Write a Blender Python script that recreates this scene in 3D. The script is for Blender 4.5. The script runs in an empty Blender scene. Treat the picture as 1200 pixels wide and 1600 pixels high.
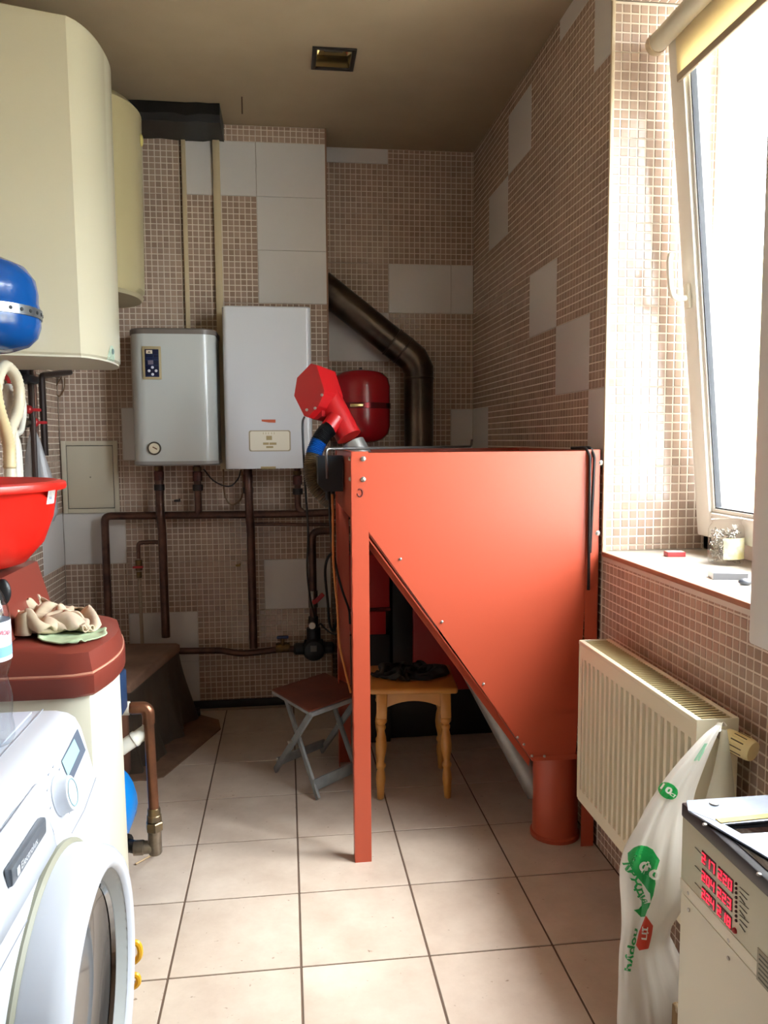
import bpy, bmesh, math, random
from math import sin, cos, pi, radians, sqrt
from mathutils import Vector, Matrix, Euler
from mathutils.bvhtree import BVHTree

random.seed(7)
SC = bpy.context.scene
COL = SC.collection

# ------------------------------------------------------------------ camera
YAW, PITCH, ROLL, FPX, CAMH = 0.122668, 0.090973, 0.006673, 1231.19, 1.3412
_f = Vector((sin(YAW)*cos(PITCH), cos(YAW)*cos(PITCH), -sin(PITCH)))
_r = Vector((cos(YAW), -sin(YAW), 0.0))
_d = _f.cross(_r)
RIGHT = cos(ROLL)*_r + sin(ROLL)*_d
DOWN = -sin(ROLL)*_r + cos(ROLL)*_d
FWD = _f
CAM = Vector((0, 0, CAMH))
cd = bpy.data.cameras.new('camera')
cd.sensor_fit = 'VERTICAL'; cd.sensor_height = 32.0; cd.sensor_width = 24.0
cd.lens = FPX/1600*32.0
cd.clip_start = 0.02; cd.clip_end = 200
cam = bpy.data.objects.new('camera', cd); COL.objects.link(cam)
M = Matrix((RIGHT, -DOWN, -FWD)).transposed().to_4x4(); M.translation = CAM
cam.matrix_world = M
SC.camera = cam

# ------------------------------------------------------------------ light
SKY_STRENGTH = 20.0
SUN = 9.0
EXPOSURE = 0.85
w = bpy.data.worlds.new('daylight'); SC.world = w; w.use_nodes = True
bg = w.node_tree.nodes['Background']
bg.inputs['Color'].default_value = (0.86, 0.94, 1.0, 1); bg.inputs['Strength'].default_value = SKY_STRENGTH

def portal(loc, rot, sx, sy):
    ld = bpy.data.lights.new('sky_portal', 'AREA'); ld.shape = 'RECTANGLE'; ld.size = sx; ld.size_y = sy
    ld.cycles.is_portal = True
    o = bpy.data.objects.new('sky_portal', ld); COL.objects.link(o); o.location = loc; o.rotation_euler = rot
portal((1.415, 1.67, 1.82), (0, radians(90), 0), 1.67, 1.44)
sd = bpy.data.lights.new('hazy_sun', 'SUN'); sd.energy = SUN; sd.angle = radians(38); sd.color = (1.0, .97, .92)
sun = bpy.data.objects.new('hazy_sun', sd); COL.objects.link(sun); sun.location = (6, -2, 9)
sun.rotation_euler = Vector((-.62, .27, -1.35)).to_track_quat('-Z', 'Y').to_euler()

vs = SC.view_settings
vs.view_transform = 'Standard'; vs.look = 'None'; vs.exposure = EXPOSURE; vs.gamma = 1.0
vs.use_curve_mapping = False
SC.display_settings.display_device = 'sRGB'
SC.cycles.use_denoising = True
SC.cycles.use_adaptive_sampling = False
SC.cycles.max_bounces = 8; SC.cycles.diffuse_bounces = 5; SC.cycles.glossy_bounces = 4
SC.cycles.transparent_max_bounces = 12; SC.cycles.transmission_bounces = 8
SC.cycles.sample_clamp_indirect = 6.0
SC.cycles.caustics_reflective = False; SC.cycles.caustics_refractive = False

# ------------------------------------------------------------------ helpers
def at(x, y, axis, val):
    """World point seen at photo pixel (x, y) on the plane axis = val."""
    d = RIGHT*((x-600)/FPX) + DOWN*((y-800)/FPX) + FWD
    k = 'XYZ'.index(axis)
    return CAM + d*((val-CAM[k])/d[k])

def lin(h):
    h = h.lstrip('#'); c = [int(h[i:i+2], 16)/255 for i in (0, 2, 4)]
    return tuple(v/12.92 if v <= .04045 else ((v+.055)/1.055)**2.4 for v in c)

MATS = {}
def mat(name, col, rough=.5, metal=0.0, var=None, scale=8.0, bump=0.0, bscale=60.0, coat=0.0, spec=.5,
        alpha=1.0, trans=0.0, emit=None, estr=0.0, sss=0.0, detail=4.0, rvar=0.0):
    """Principled material; var = second colour mixed in by noise, bump = noise relief, rvar = noise on roughness."""
    if name in MATS: return MATS[name]
    m = bpy.data.materials.new(name); m.use_nodes = True
    nt = m.node_tree; b = nt.nodes['Principled BSDF']
    c = lin(col) if isinstance(col, str) else col
    b.inputs['Base Color'].default_value = (*c, 1)
    b.inputs['Roughness'].default_value = rough; b.inputs['Metallic'].default_value = metal
    b.inputs['Specular IOR Level'].default_value = spec
    if coat: b.inputs['Coat Weight'].default_value = coat; b.inputs['Coat Roughness'].default_value = .08
    if alpha < 1: b.inputs['Alpha'].default_value = alpha
    if trans: b.inputs['Transmission Weight'].default_value = trans; b.inputs['IOR'].default_value = 1.45
    if emit: b.inputs['Emission Color'].default_value = (*lin(emit), 1); b.inputs['Emission Strength'].default_value = estr
    tc = None
    if var or bump or rvar:
        tc = nt.nodes.new('ShaderNodeTexCoord')
    if var or rvar:
        n = nt.nodes.new('ShaderNodeTexNoise'); n.inputs['Scale'].default_value = scale; n.inputs['Detail'].default_value = detail
        n.inputs['Roughness'].default_value = .6
        nt.links.new(tc.outputs['Object'], n.inputs['Vector'])
    if var:
        r = nt.nodes.new('ShaderNodeValToRGB'); r.color_ramp.elements[0].position = .35; r.color_ramp.elements[1].position = .68
        r.color_ramp.elements[0].color = (*c, 1); r.color_ramp.elements[1].color = (*lin(var), 1)
        nt.links.new(n.outputs['Fac'], r.inputs['Fac']); nt.links.new(r.outputs['Color'], b.inputs['Base Color'])
    if rvar:
        mr = nt.nodes.new('ShaderNodeMapRange'); mr.inputs['To Min'].default_value = max(.02, rough-rvar); mr.inputs['To Max'].default_value = min(1, rough+rvar)
        nt.links.new(n.outputs['Fac'], mr.inputs['Value']); nt.links.new(mr.outputs['Result'], b.inputs['Roughness'])
    if bump:
        n2 = nt.nodes.new('ShaderNodeTexNoise'); n2.inputs['Scale'].default_value = bscale; n2.inputs['Detail'].default_value = 5
        nt.links.new(tc.outputs['Object'], n2.inputs['Vector'])
        bp = nt.nodes.new('ShaderNodeBump'); bp.inputs['Strength'].default_value = bump; bp.inputs['Distance'].default_value = .004
        nt.links.new(n2.outputs['Fac'], bp.inputs['Height']); nt.links.new(bp.outputs['Normal'], b.inputs['Normal'])
    MATS[name] = m
    return m

def glass_mat(name, tint=(1, 1, 1), refl=.06, rough=.0):
    """Thin clear pane: transparent with a Fresnel-weighted mirror layer."""
    if name in MATS: return MATS[name]
    m = bpy.data.materials.new(name); m.use_nodes = True; nt = m.node_tree; nt.nodes.clear()
    out = nt.nodes.new('ShaderNodeOutputMaterial'); mx = nt.nodes.new('ShaderNodeMixShader')
    t = nt.nodes.new('ShaderNodeBsdfTransparent'); t.inputs['Color'].default_value = (*tint, 1)
    g = nt.nodes.new('ShaderNodeBsdfGlossy'); g.inputs['Roughness'].default_value = rough
    lw = nt.nodes.new('ShaderNodeLayerWeight'); pw = nt.nodes.new('ShaderNodeMath'); pw.operation = 'POWER'; pw.inputs[1].default_value = 5
    f = nt.nodes.new('ShaderNodeMath'); f.operation = 'MULTIPLY_ADD'; f.inputs[1].default_value = .9; f.inputs[2].default_value = refl*.6
    nt.links.new(lw.outputs['Facing'], pw.inputs[0]); nt.links.new(pw.outputs[0], f.inputs[0])
    nt.links.new(f.outputs[0], mx.inputs['Fac']); nt.links.new(t.outputs[0], mx.inputs[1]); nt.links.new(g.outputs[0], mx.inputs[2])
    nt.links.new(mx.outputs[0], out.inputs['Surface'])
    MATS[name] = m
    return m

def film_mat(name, col, tr=.5, rough=.25):
    """Thin plastic film: diffuse + translucent + part transparent."""
    if name in MATS: return MATS[name]
    m = bpy.data.materials.new(name); m.use_nodes = True; nt = m.node_tree; nt.nodes.clear()
    out = nt.nodes.new('ShaderNodeOutputMaterial')
    p = nt.nodes.new('ShaderNodeBsdfPrincipled'); p.inputs['Base Color'].default_value = (*lin(col), 1); p.inputs['Roughness'].default_value = rough
    tl = nt.nodes.new('ShaderNodeBsdfTranslucent'); tl.inputs['Color'].default_value = (*lin(col), 1)
    t = nt.nodes.new('ShaderNodeBsdfTransparent')
    m1 = nt.nodes.new('ShaderNodeMixShader'); m1.inputs[0].default_value = .35
    m2 = nt.nodes.new('ShaderNodeMixShader'); m2.inputs[0].default_value = tr
    nt.links.new(p.outputs[0], m1.inputs[1]); nt.links.new(tl.outputs[0], m1.inputs[2])
    nt.links.new(m1.outputs[0], m2.inputs[1]); nt.links.new(t.outputs[0], m2.inputs[2]); nt.links.new(m2.outputs[0], out.inputs['Surface'])
    MATS[name] = m
    return m

WLOC = {}
def V(*a): return Vector(a)

class MB:
    """Collects shapes in a bmesh (world coordinates) and links them as one mesh object."""
    def __init__(s): s.bm = bmesh.new(); s.mi = 0
    def _mark(s, faces):
        for f in faces: f.material_index = s.mi
    def poly(s, pts):
        vs_ = [s.bm.verts.new(p) for p in pts]; f = s.bm.faces.new(vs_); f.material_index = s.mi; return f
    def box(s, x0, x1, y0, y1, z0, z1, bev=0.0, seg=2):
        return s.obox(V((x0+x1)/2, (y0+y1)/2, (z0+z1)/2), Matrix.Identity(3), (x1-x0, y1-y0, z1-z0), bev, seg)
    def obox(s, c, R, dims, bev=0.0, seg=2):
        t = bmesh.new(); bmesh.ops.create_cube(t, size=1.0)
        for v in t.verts: v.co = Vector((v.co.x*dims[0], v.co.y*dims[1], v.co.z*dims[2]))
        if bev > 0:
            bmesh.ops.bevel(t, geom=list(t.edges), offset=min(bev, min(abs(d) for d in dims)*.49), segments=seg, affect='EDGES', profile=.5)
        s._merge(t, R.to_4x4() if len(R) == 3 else R, Vector(c)); return s
    def _merge(s, t, R, c):
        mp = {}
        for v in t.verts: mp[v] = s.bm.verts.new(R @ v.co + c)
        for f in t.faces:
            try:
                g = s.bm.faces.new([mp[v] for v in f.verts]); g.material_index = s.mi
            except ValueError: pass
        t.free()
    def beam(s, a, b, wd, th, up=V(0, 0, 1), bev=0.0):
        """Rectangular bar from a to b; wd along the side axis, th along the up axis."""
        a = Vector(a); b = Vector(b); z = (b-a); L = z.length; z = z/L
        x = up.cross(z)
        if x.length < 1e-4: x = V(1, 0, 0).cross(z)
        x.normalize(); y = z.cross(x)
        R = Matrix((x, y, z)).transposed()
        return s.obox((a+b)/2, R, (wd, th, L), bev)
    def tube(s, pts, r, seg=10, caps=True, radii=None, closed=False):
        pts = [Vector(p) for p in pts]; n = len(pts)
        tang = []
        for i in range(n):
            if closed: t = pts[(i+1) % n]-pts[i-1]
            elif i == 0: t = pts[1]-pts[0]
            elif i == n-1: t = pts[-1]-pts[-2]
            else: t = (pts[i+1]-pts[i]).normalized()+(pts[i]-pts[i-1]).normalized()
            tang.append(t.normalized() if t.length > 1e-9 else V(0, 0, 1))
        u = tang[0].orthogonal().normalized()
        rings = []
        for i in range(n):
            if i:
                q = tang[i-1].rotation_difference(tang[i]); u = (q @ u)
            u = (u - tang[i]*u.dot(tang[i])).normalized(); v = tang[i].cross(u)
            rr = radii[i] if radii else r
            k = 1.0
            if not closed and 0 < i < n-1:
                c = tang[i].dot((pts[i]-pts[i-1]).normalized()); k = 1/max(c, .6)
                bis = ((pts[i+1]-pts[i]).normalized()-(pts[i]-pts[i-1]).normalized())
                if bis.length > 1e-4:
                    bis.normalize()
                    rings.append([s.bm.verts.new(pts[i] + _st((u*cos(a)+v*sin(a))*rr, bis, k)) for a in [2*pi*j/seg for j in range(seg)]]); continue
            rings.append([s.bm.verts.new(pts[i] + (u*cos(a)+v*sin(a))*rr) for a in [2*pi*j/seg for j in range(seg)]])
        m = n if closed else n-1
        for i in range(m):
            A = rings[i]; B = rings[(i+1) % n]
            for j in range(seg):
                f = s.bm.faces.new((A[j], A[(j+1) % seg], B[(j+1) % seg], B[j])); f.material_index = s.mi
        if caps and not closed:
            f = s.bm.faces.new(list(reversed(rings[0]))); f.material_index = s.mi
            f = s.bm.faces.new(rings[-1]); f.material_index = s.mi
        return s
    def lathe(s, prof, o, ax=V(0, 0, 1), seg=24, cap0=True, cap1=True, arc=None):
        """prof = [(radius, height)] spun about the axis through o."""
        ax = Vector(ax).normalized(); o = Vector(o); u = ax.orthogonal().normalized(); v = ax.cross(u)
        rings = []
        for r, h in prof:
            if r < 1e-6: rings.append([s.bm.verts.new(o+ax*h)])
            else: rings.append([s.bm.verts.new(o+ax*h+(u*cos(a)+v*sin(a))*r) for a in [2*pi*j/seg for j in range(seg)]])
        for A, B in zip(rings, rings[1:]):
            if len(A) == 1 and len(B) == 1: continue
            for j in range(seg):
                k = (j+1) % seg
                if len(A) == 1: f = s.bm.faces.new((A[0], B[k], B[j]))
                elif len(B) == 1: f = s.bm.faces.new((A[j], A[k], B[0]))
                else: f = s.bm.faces.new((A[j], A[k], B[k], B[j]))
                f.material_index = s.mi
        if cap0 and len(rings[0]) > 1: s.bm.faces.new(list(reversed(rings[0]))).material_index = s.mi
        if cap1 and len(rings[-1]) > 1: s.bm.faces.new(rings[-1]).material_index = s.mi
        return s
    def prism(s, pts, ext):
        """Polygon pts (list of Vectors) extruded by vector ext."""
        pts = [Vector(p) for p in pts]; ext = Vector(ext)
        A = [s.bm.verts.new(p) for p in pts]; B = [s.bm.verts.new(p+ext) for p in pts]; n = len(pts)
        s.bm.faces.new(list(reversed(A))).material_index = s.mi; s.bm.faces.new(B).material_index = s.mi
        for i in range(n):
            s.bm.faces.new((A[i], A[(i+1) % n], B[(i+1) % n], B[i])).material_index = s.mi
        return s
    def loft(s, rings, closed=True, cap0=True, cap1=True):
        R = [[s.bm.verts.new(p) for p in r] for r in rings]; n = len(R[0])
        for A, B in zip(R, R[1:]):
            for j in range(n if closed else n-1):
                k = (j+1) % n
                s.bm.faces.new((A[j], A[k], B[k], B[j])).material_index = s.mi
        if closed and cap0: s.bm.faces.new(list(reversed(R[0]))).material_index = s.mi
        if closed and cap1: s.bm.faces.new(R[-1]).material_index = s.mi
        return s
    def sphere(s, c, r, sc=(1, 1, 1), seg=16, rings=10):
        t = bmesh.new(); bmesh.ops.create_uvsphere(t, u_segments=seg, v_segments=rings, radius=r)
        for v in t.verts: v.co = Vector((v.co.x*sc[0], v.co.y*sc[1], v.co.z*sc[2]))
        s._merge(t, Matrix.Identity(4), Vector(c)); return s
    def build(s, name, m, parent=None, smooth=True, ang=32, origin=None, recalc=True):
        bm = s.bm
        if recalc: bmesh.ops.recalc_face_normals(bm, faces=list(bm.faces))
        co = [v.co for v in bm.verts]
        lo = Vector((min(c.x for c in co), min(c.y for c in co), min(c.z for c in co)))
        hi = Vector((max(c.x for c in co), max(c.y for c in co), max(c.z for c in co)))
        org = Vector(origin) if origin is not None else Vector(((lo.x+hi.x)/2, (lo.y+hi.y)/2, lo.z))
        for v in bm.verts: v.co -= org
        me = bpy.data.meshes.new(name); bm.to_mesh(me); bm.free()
        for k in (m if isinstance(m, (list, tuple)) else [m]): me.materials.append(k)
        if smooth:
            me.shade_smooth(); me.set_sharp_from_angle(angle=radians(ang))
        return link(name, me, parent, org)

def _st(vec, d, k):
    return vec + d*(vec.dot(d)*(k-1))

def link(name, me, parent=None, loc=V(0, 0, 0), rot=None):
    o = bpy.data.objects.new(name, me); COL.objects.link(o)
    o.location = loc; WLOC[o] = Vector(loc)
    if rot is not None: o.rotation_euler = rot
    if parent is not None:
        o.parent = parent; o.matrix_parent_inverse = Matrix.Translation(-WLOC[parent])
    return o

def thing(name, label, cat, loc, group=None):
    o = bpy.data.objects.new(name, None); COL.objects.link(o); o.empty_display_size = .05
    o.location = loc; WLOC[o] = Vector(loc)
    o['label'] = label; o['category'] = cat
    if group: o['group'] = group
    return o

def tag(o, label, cat=None, group=None):
    o['label'] = label
    if cat: o['category'] = cat
    if group: o['group'] = group
    return o

def struct(o, label=None, cat=None):
    o['kind'] = 'structure'
    if label: o['label'] = label
    if cat: o['category'] = cat
    return o

def sempty(name, loc, label=None, cat=None):
    o = bpy.data.objects.new(name, None); COL.objects.link(o); o.location = loc; WLOC[o] = Vector(loc); o.empty_display_size = .05
    return struct(o, label, cat)

def spline(pts, n=6, closed=False):
    """Catmull-Rom through the points, n steps per span."""
    P = [Vector(p) for p in pts]; out = []; N = len(P)
    for i in range(N if closed else N-1):
        p0 = P[i-1] if (i > 0 or closed) else P[0]*2-P[1]
        p1 = P[i]; p2 = P[(i+1) % N]
        p3 = P[(i+2) % N] if (closed or i+2 < N) else P[-1]*2-P[-2]
        for k in range(n):
            t = k/n
            out.append(.5*((2*p1)+(p2-p0)*t+(2*p0-5*p1+4*p2-p3)*t*t+(3*p1-p0-3*p2+p3)*t**3))
    if not closed: out.append(P[-1])
    return out

def rpath(pts, r=.03, n=5):
    """Polyline with rounded corners (pipe bends)."""
    P = [Vector(p) for p in pts]; out = [P[0]]
    for i in range(1, len(P)-1):
        a = (P[i-1]-P[i]); b = (P[i+1]-P[i]); k = min(r, a.length*.45, b.length*.45)
        A = P[i]+a.normalized()*k; B = P[i]+b.normalized()*k
        for j in range(n+1):
            t = j/n; out.append(A*(1-t)**2+P[i]*2*t*(1-t)+B*t*t)
    out.append(P[-1]); return out

def text_mesh(txt, size=1.0, bold=0.0):
    """2-D outline of a word as (points, triangles), baseline at the origin, unit height 'size'."""
    cu = bpy.data.curves.new('lettering', 'FONT'); cu.body = txt; cu.size = size; cu.offset = bold; cu.resolution_u = 3
    o = bpy.data.objects.new('lettering', cu); COL.objects.link(o)
    dg = bpy.context.evaluated_depsgraph_get(); me = bpy.data.meshes.new_from_object(o.evaluated_get(dg))
    bm = bmesh.new(); bm.from_mesh(me); bmesh.ops.triangulate(bm, faces=list(bm.faces))
    bm.verts.index_update()
    pts = [(v.co.x, v.co.y) for v in bm.verts]; tr = [[v.index for v in f.verts] for f in bm.faces]
    bm.free(); bpy.data.meshes.remove(me); bpy.data.objects.remove(o); bpy.data.curves.remove(cu)
    return pts, tr

def lettering(name, txt, m, o, ux, uy, height, parent, off=V(0, 0, 0), bold=0.0, center=False, width=None):
    """Flat print of a word: origin o, baseline direction ux, up direction uy."""
    pts, tr = text_mesh(txt, 1.0, bold)
    ys = [p[1] for p in pts]; xs = [p[0] for p in pts]
    k = height/max(1e-6, max(ys)-min(ys)); kx = k if width is None else width/max(1e-6, max(xs)-min(xs))
    x0 = (min(xs)+max(xs))/2 if center else min(xs)
    mb = MB(); vs_ = [mb.bm.verts.new(Vector(o)+off+Vector(ux)*((p[0]-x0)*kx)+Vector(uy)*((p[1]-min(ys))*k)) for p in pts]
    for t in tr:
        try: mb.bm.faces.new([vs_[i] for i in t])
        except ValueError: pass
    return mb.build(name, m, parent, smooth=False, recalc=False)

def decal(name, pts2, tris, target_bvh, m, parent, lift=.0015, sub=0):
    """Print given in photo pixels, laid on the surface it is printed on."""
    bm = bmesh.new(); vs_ = [bm.verts.new((p[0], p[1], 0)) for p in pts2]
    for t in tris:
        try: bm.faces.new([vs_[i] for i in t])
        except ValueError: pass
    for _ in range(sub):
        bmesh.ops.subdivide_edges(bm, edges=list(bm.edges), cuts=1, use_grid_fill=True)
    bmesh.ops.triangulate(bm, faces=list(bm.faces))
    bad = []
    for v in bm.verts:
        d = (RIGHT*((v.co.x-600)/FPX)+DOWN*((v.co.y-800)/FPX)+FWD).normalized()
        h, n, i, dist = target_bvh.ray_cast(CAM, d)
        if h is None: bad.append(v); continue
        if n.dot(d) > 0: n = -n
        v.co = h + n*lift
    if len(bad) == len(bm.verts): bm.free(); print('decal missed', name); return None
    if bad: bmesh.ops.delete(bm, geom=bad, context='VERTS')
    mb = MB(); mb.bm.free(); mb.bm = bm
    return mb.build(name, m, parent, smooth=False, recalc=False)

def bvh_of(o):
    bm = bmesh.new(); bm.from_mesh(o.data)
    for v in bm.verts: v.co = v.co + WLOC[o]
    t = BVHTree.FromBMesh(bm); bm.free(); return t
# ------------------------------------------------------------------ surface materials
def mosaic_mat():
    """Small glazed squares: brown-pink, each a little different."""
    m = bpy.data.materials.new('mosaic_square'); m.use_nodes = True; nt = m.node_tree; b = nt.nodes['Principled BSDF']
    a = nt.nodes.new('ShaderNodeAttribute'); a.attribute_name = 'shade'
    oi = nt.nodes.new('ShaderNodeObjectInfo')
    ad = nt.nodes.new('ShaderNodeMath'); ad.operation = 'MULTIPLY_ADD'; ad.inputs[1].default_value = .35
    nt.links.new(oi.outputs['Random'], ad.inputs[0])
    sc_ = nt.nodes.new('ShaderNodeMath'); sc_.operation = 'MULTIPLY'; sc_.inputs[1].default_value = .65
    nt.links.new(a.outputs['Fac'], sc_.inputs[0]); nt.links.new(sc_.outputs[0], ad.inputs[2])
    r = nt.nodes.new('ShaderNodeValToRGB'); e = r.color_ramp.elements
    e[0].position = 0; e[0].color = (*lin('927c6c'), 1); e[1].position = 1; e[1].color = (*lin('b19987'), 1)
    k = e.new(.5); k.color = (*lin('a28b7c'), 1)
    nt.links.new(ad.outputs[0], r.inputs['Fac']); nt.links.new(r.outputs['Color'], b.inputs['Base Color'])
    b.inputs['Roughness'].default_value = .16; b.inputs['Specular IOR Level'].default_value = .5
    tc = nt.nodes.new('ShaderNodeTexCoord'); n = nt.nodes.new('ShaderNodeTexNoise'); n.inputs['Scale'].default_value = 45
    bp = nt.nodes.new('ShaderNodeBump'); bp.inputs['Strength'].default_value = .12; bp.inputs['Distance'].default_value = .003
    nt.links.new(tc.outputs['Object'], n.inputs['Vector']); nt.links.new(n.outputs['Fac'], bp.inputs['Height']); nt.links.new(bp.outputs['Normal'], b.inputs['Normal'])
    MATS['mosaic_square'] = m; return m
M_SQ = mosaic_mat()
M_GROUT = mat('mosaic_joint', 'dccfbe', .6, var='c9bbaa', scale=3)
M_WHITE_TILE = mat('white_glazed_tile', 'cfccc9', .14, bump=.05, bscale=20)
M_WALLBASE = mat('wall_adhesive', 'a39484', .9)
M_FLOOR_JOINT = mat('floor_joint', '5e4c3f', .9)
def floor_mat():
    m = bpy.data.materials.new('floor_stoneware'); m.use_nodes = True; nt = m.node_tree; b = nt.nodes['Principled BSDF']
    tc = nt.nodes.new('ShaderNodeTexCoord'); oi = nt.nodes.new('ShaderNodeObjectInfo')
    va = nt.nodes.new('ShaderNodeVectorMath'); va.operation = 'ADD'
    cm = nt.nodes.new('ShaderNodeVectorMath'); cm.operation = 'SCALE'; cm.inputs[0].default_value = (7, 3, 5); nt.links.new(oi.outputs['Random'], cm.inputs['Scale'])
    nt.links.new(tc.outputs['Object'], va.inputs[0]); nt.links.new(cm.outputs['Vector'], va.inputs[1])
    n = nt.nodes.new('ShaderNodeTexNoise'); n.inputs['Scale'].default_value = 6; n.inputs['Detail'].default_value = 8; n.inputs['Roughness'].default_value = .65
    nt.links.new(va.outputs['Vector'], n.inputs['Vector'])
    r = nt.nodes.new('ShaderNodeValToRGB'); e = r.color_ramp.elements
    e[0].position = .3; e[0].color = (*lin('b1a192'), 1); e[1].position = .72; e[1].color = (*lin('c8bbad'), 1)
    nt.links.new(n.outputs['Fac'], r.inputs['Fac'])
    n3 = nt.nodes.new('ShaderNodeTexNoise'); n3.inputs['Scale'].default_value = 60; n3.inputs['Detail'].default_value = 3
    nt.links.new(va.outputs['Vector'], n3.inputs['Vector'])
    r3 = nt.nodes.new('ShaderNodeValToRGB'); r3.color_ramp.elements[0].position = .2; r3.color_ramp.elements[0].color = (.35, .28, .22, 1); r3.color_ramp.elements[1].position = .3; r3.color_ramp.elements[1].color = (1, 1, 1, 1)
    nt.links.new(n3.outputs['Fac'], r3.inputs['Fac'])
    mx = nt.nodes.new('ShaderNodeMixRGB'); mx.blend_type = 'MULTIPLY'; mx.inputs[0].default_value = 1
    nt.links.new(r.outputs['Color'], mx.inputs[1]); nt.links.new(r3.outputs['Color'], mx.inputs[2]); nt.links.new(mx.outputs[0], b.inputs['Base Color'])
    b.inputs['Roughness'].default_value = .42
    bp = nt.nodes.new('ShaderNodeBump'); bp.inputs['Strength'].default_value = .15; bp.inputs['Distance'].default_value = .004
    nt.links.new(n.outputs['Fac'], bp.inputs['Height']); nt.links.new(bp.outputs['Normal'], b.inputs['Normal'])
    MATS['floor_stoneware'] = m; return m
M_FLOOR = floor_mat()
M_PLASTER = mat('ceiling_plaster', 'a7957a', .9, var='9b896e', scale=1.3, bump=.15, bscale=25)

# ------------------------------------------------------------------ room dimensions
XL, XR = -1.07, 0.997           # left and right wall faces
YB, YA = 3.93, 4.165            # boiler wall face, alcove back face
XC = 0.214                      # corner between boiler wall and alcove
YN = 2.388                      # far reveal of the window niche
YN2 = 0.94                      # near reveal
ZS, ZLN = 0.984, 2.65           # sill, lintel
ZC = 2.83                       # ceiling
YF = -1.35                      # wall behind the camera
XW = 1.335                      # inner face of the window frame
TW, TH = 0.331, 0.2505          # wall tile
NX, NY = 12, 9

# ------------------------------------------------------------------ floor
FT = 0.333; FX0, FY0 = -0.3182, 1.9157
mb = MB(); mb.box(XL-.1, XR+.02, YF-.05, YA+.1, -.08, -.0025)
floor = struct(mb.build('floor', M_FLOOR_JOINT, smooth=False), 'beige square tiled floor with dark joints')
_fc = {}
def floor_tile(x0, x1, y0, y1):
    g = .0028
    key = (round(x1-x0, 3), round(y1-y0, 3))
    if key not in _fc:
        t = MB(); t.box(-(x1-x0)/2+g, (x1-x0)/2-g, -(y1-y0)/2+g, (y1-y0)/2-g, -.006, 0, .0012, 1)
        o = t.build('floor_tile', M_FLOOR, floor, origin=(0, 0, 0), smooth=False)
        _fc[key] = o.data; bpy.data.objects.remove(o)
    link('floor_tile', _fc[key], floor, V((x0+x1)/2, (y0+y1)/2, 0))
i0 = math.floor((XL-FX0)/FT); i1 = math.ceil((XR-FX0)/FT); j0 = math.floor((YF-FY0)/FT); j1 = math.ceil((YA-FY0)/FT)
for i in range(i0, i1):
    for j in range(j0, j1):
        x0 = max(XL, FX0+i*FT); x1 = min(XR, FX0+(i+1)*FT); y0 = max(YF, FY0+j*FT); y1 = min(YA, FY0+(j+1)*FT)
        if x1-x0 < .02 or y1-y0 < .02: continue
        if y0 >= YB and x1 <= XC: continue
        floor_tile(x0, x1, y0, y1)

# ------------------------------------------------------------------ wall tiles
_tc = {}
def tile_mesh(wd, ht, white):
    key = (round(wd, 3), round(ht, 3), white)
    if key in _tc: return _tc[key]
    g = .0007; mb = MB()
    if white:
        mb.mi = 0; mb.box(g, wd-g, g, ht-g, -.006, 0, .0012, 1)
        o = mb.build('white_tile', [M_WHITE_TILE], origin=(0, 0, 0), smooth=False)
    else:
        bm = mb.bm; mb.mi = 0; mb.box(g, wd-g, g, ht-g, -.006, -.0014)
        lay = None
        px, py = TW/NX, TH/NY; rnd = random.Random(hash(key) & 0xffff); hs = .0022; bv = .0012
        sh = []
        for i in range(int(math.ceil(wd/px-1e-3))):
            for j in range(int(math.ceil(ht/py-1e-3))):
                x0 = i*px+hs; x1 = min((i+1)*px, wd)-hs; y0 = j*py+hs; y1 = min((j+1)*py, ht)-hs
                if x1-x0 < .004 or y1-y0 < .004: continue
                lo = [bm.verts.new((x, y, -.0014)) for x, y in ((x0, y0), (x1, y0), (x1, y1), (x0, y1))]
                hi = [bm.verts.new((x, y, 0)) for x, y in ((x0+bv, y0+bv), (x1-bv, y0+bv), (x1-bv, y1-bv), (x0+bv, y1-bv))]
                fs = [bm.faces.new(hi)]+[bm.faces.new((lo[k], lo[(k+1) % 4], hi[(k+1) % 4], hi[k])) for k in range(4)]
                s_ = rnd.random()
                for f in fs: f.material_index = 1; sh.append((f, s_))
        bm.faces.index_update(); vals = {f.index: s_ for f, s_ in sh}
        o = mb.build('mosaic_tile', [M_GROUT, M_SQ], origin=(0, 0, 0), smooth=False, recalc=False)
        at_ = o.data.attributes.new('shade', 'FLOAT', 'FACE')
        at_.data.foreach_set('value', [vals.get(i, .5) for i in range(len(o.data.polygons))])
    me = o.data; bpy.data.objects.remove(o); _tc[key] = me
    return me

R_BACK = Matrix(((1, 0, 0), (0, 0, -1), (0, 1, 0)))            # local x,y,z -> +X, +Z, -Y
R_RIGHT = Matrix(((0, 0, -1), (-1, 0, 0), (0, 1, 0)))          # -> -Y, +Z, -X
R_LEFT = Matrix(((0, 0, 1), (1, 0, 0), (0, 1, 0)))             # -> +Y, +Z, +X
def put_tile(parent, org, R, wd, ht, white=False):
    me = tile_mesh(wd, ht, white)
    link('white_tile' if white else 'mosaic_tile', me, parent, org, R.to_euler())

ROWS = [k*TH for k in range(12)]+[ZC]
def rows(z0, z1):
    for k in range(12):
        a = max(z0, ROWS[k]); b = min(z1, ROWS[k+1])
        if b-a > .012: yield k, a, b

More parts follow.
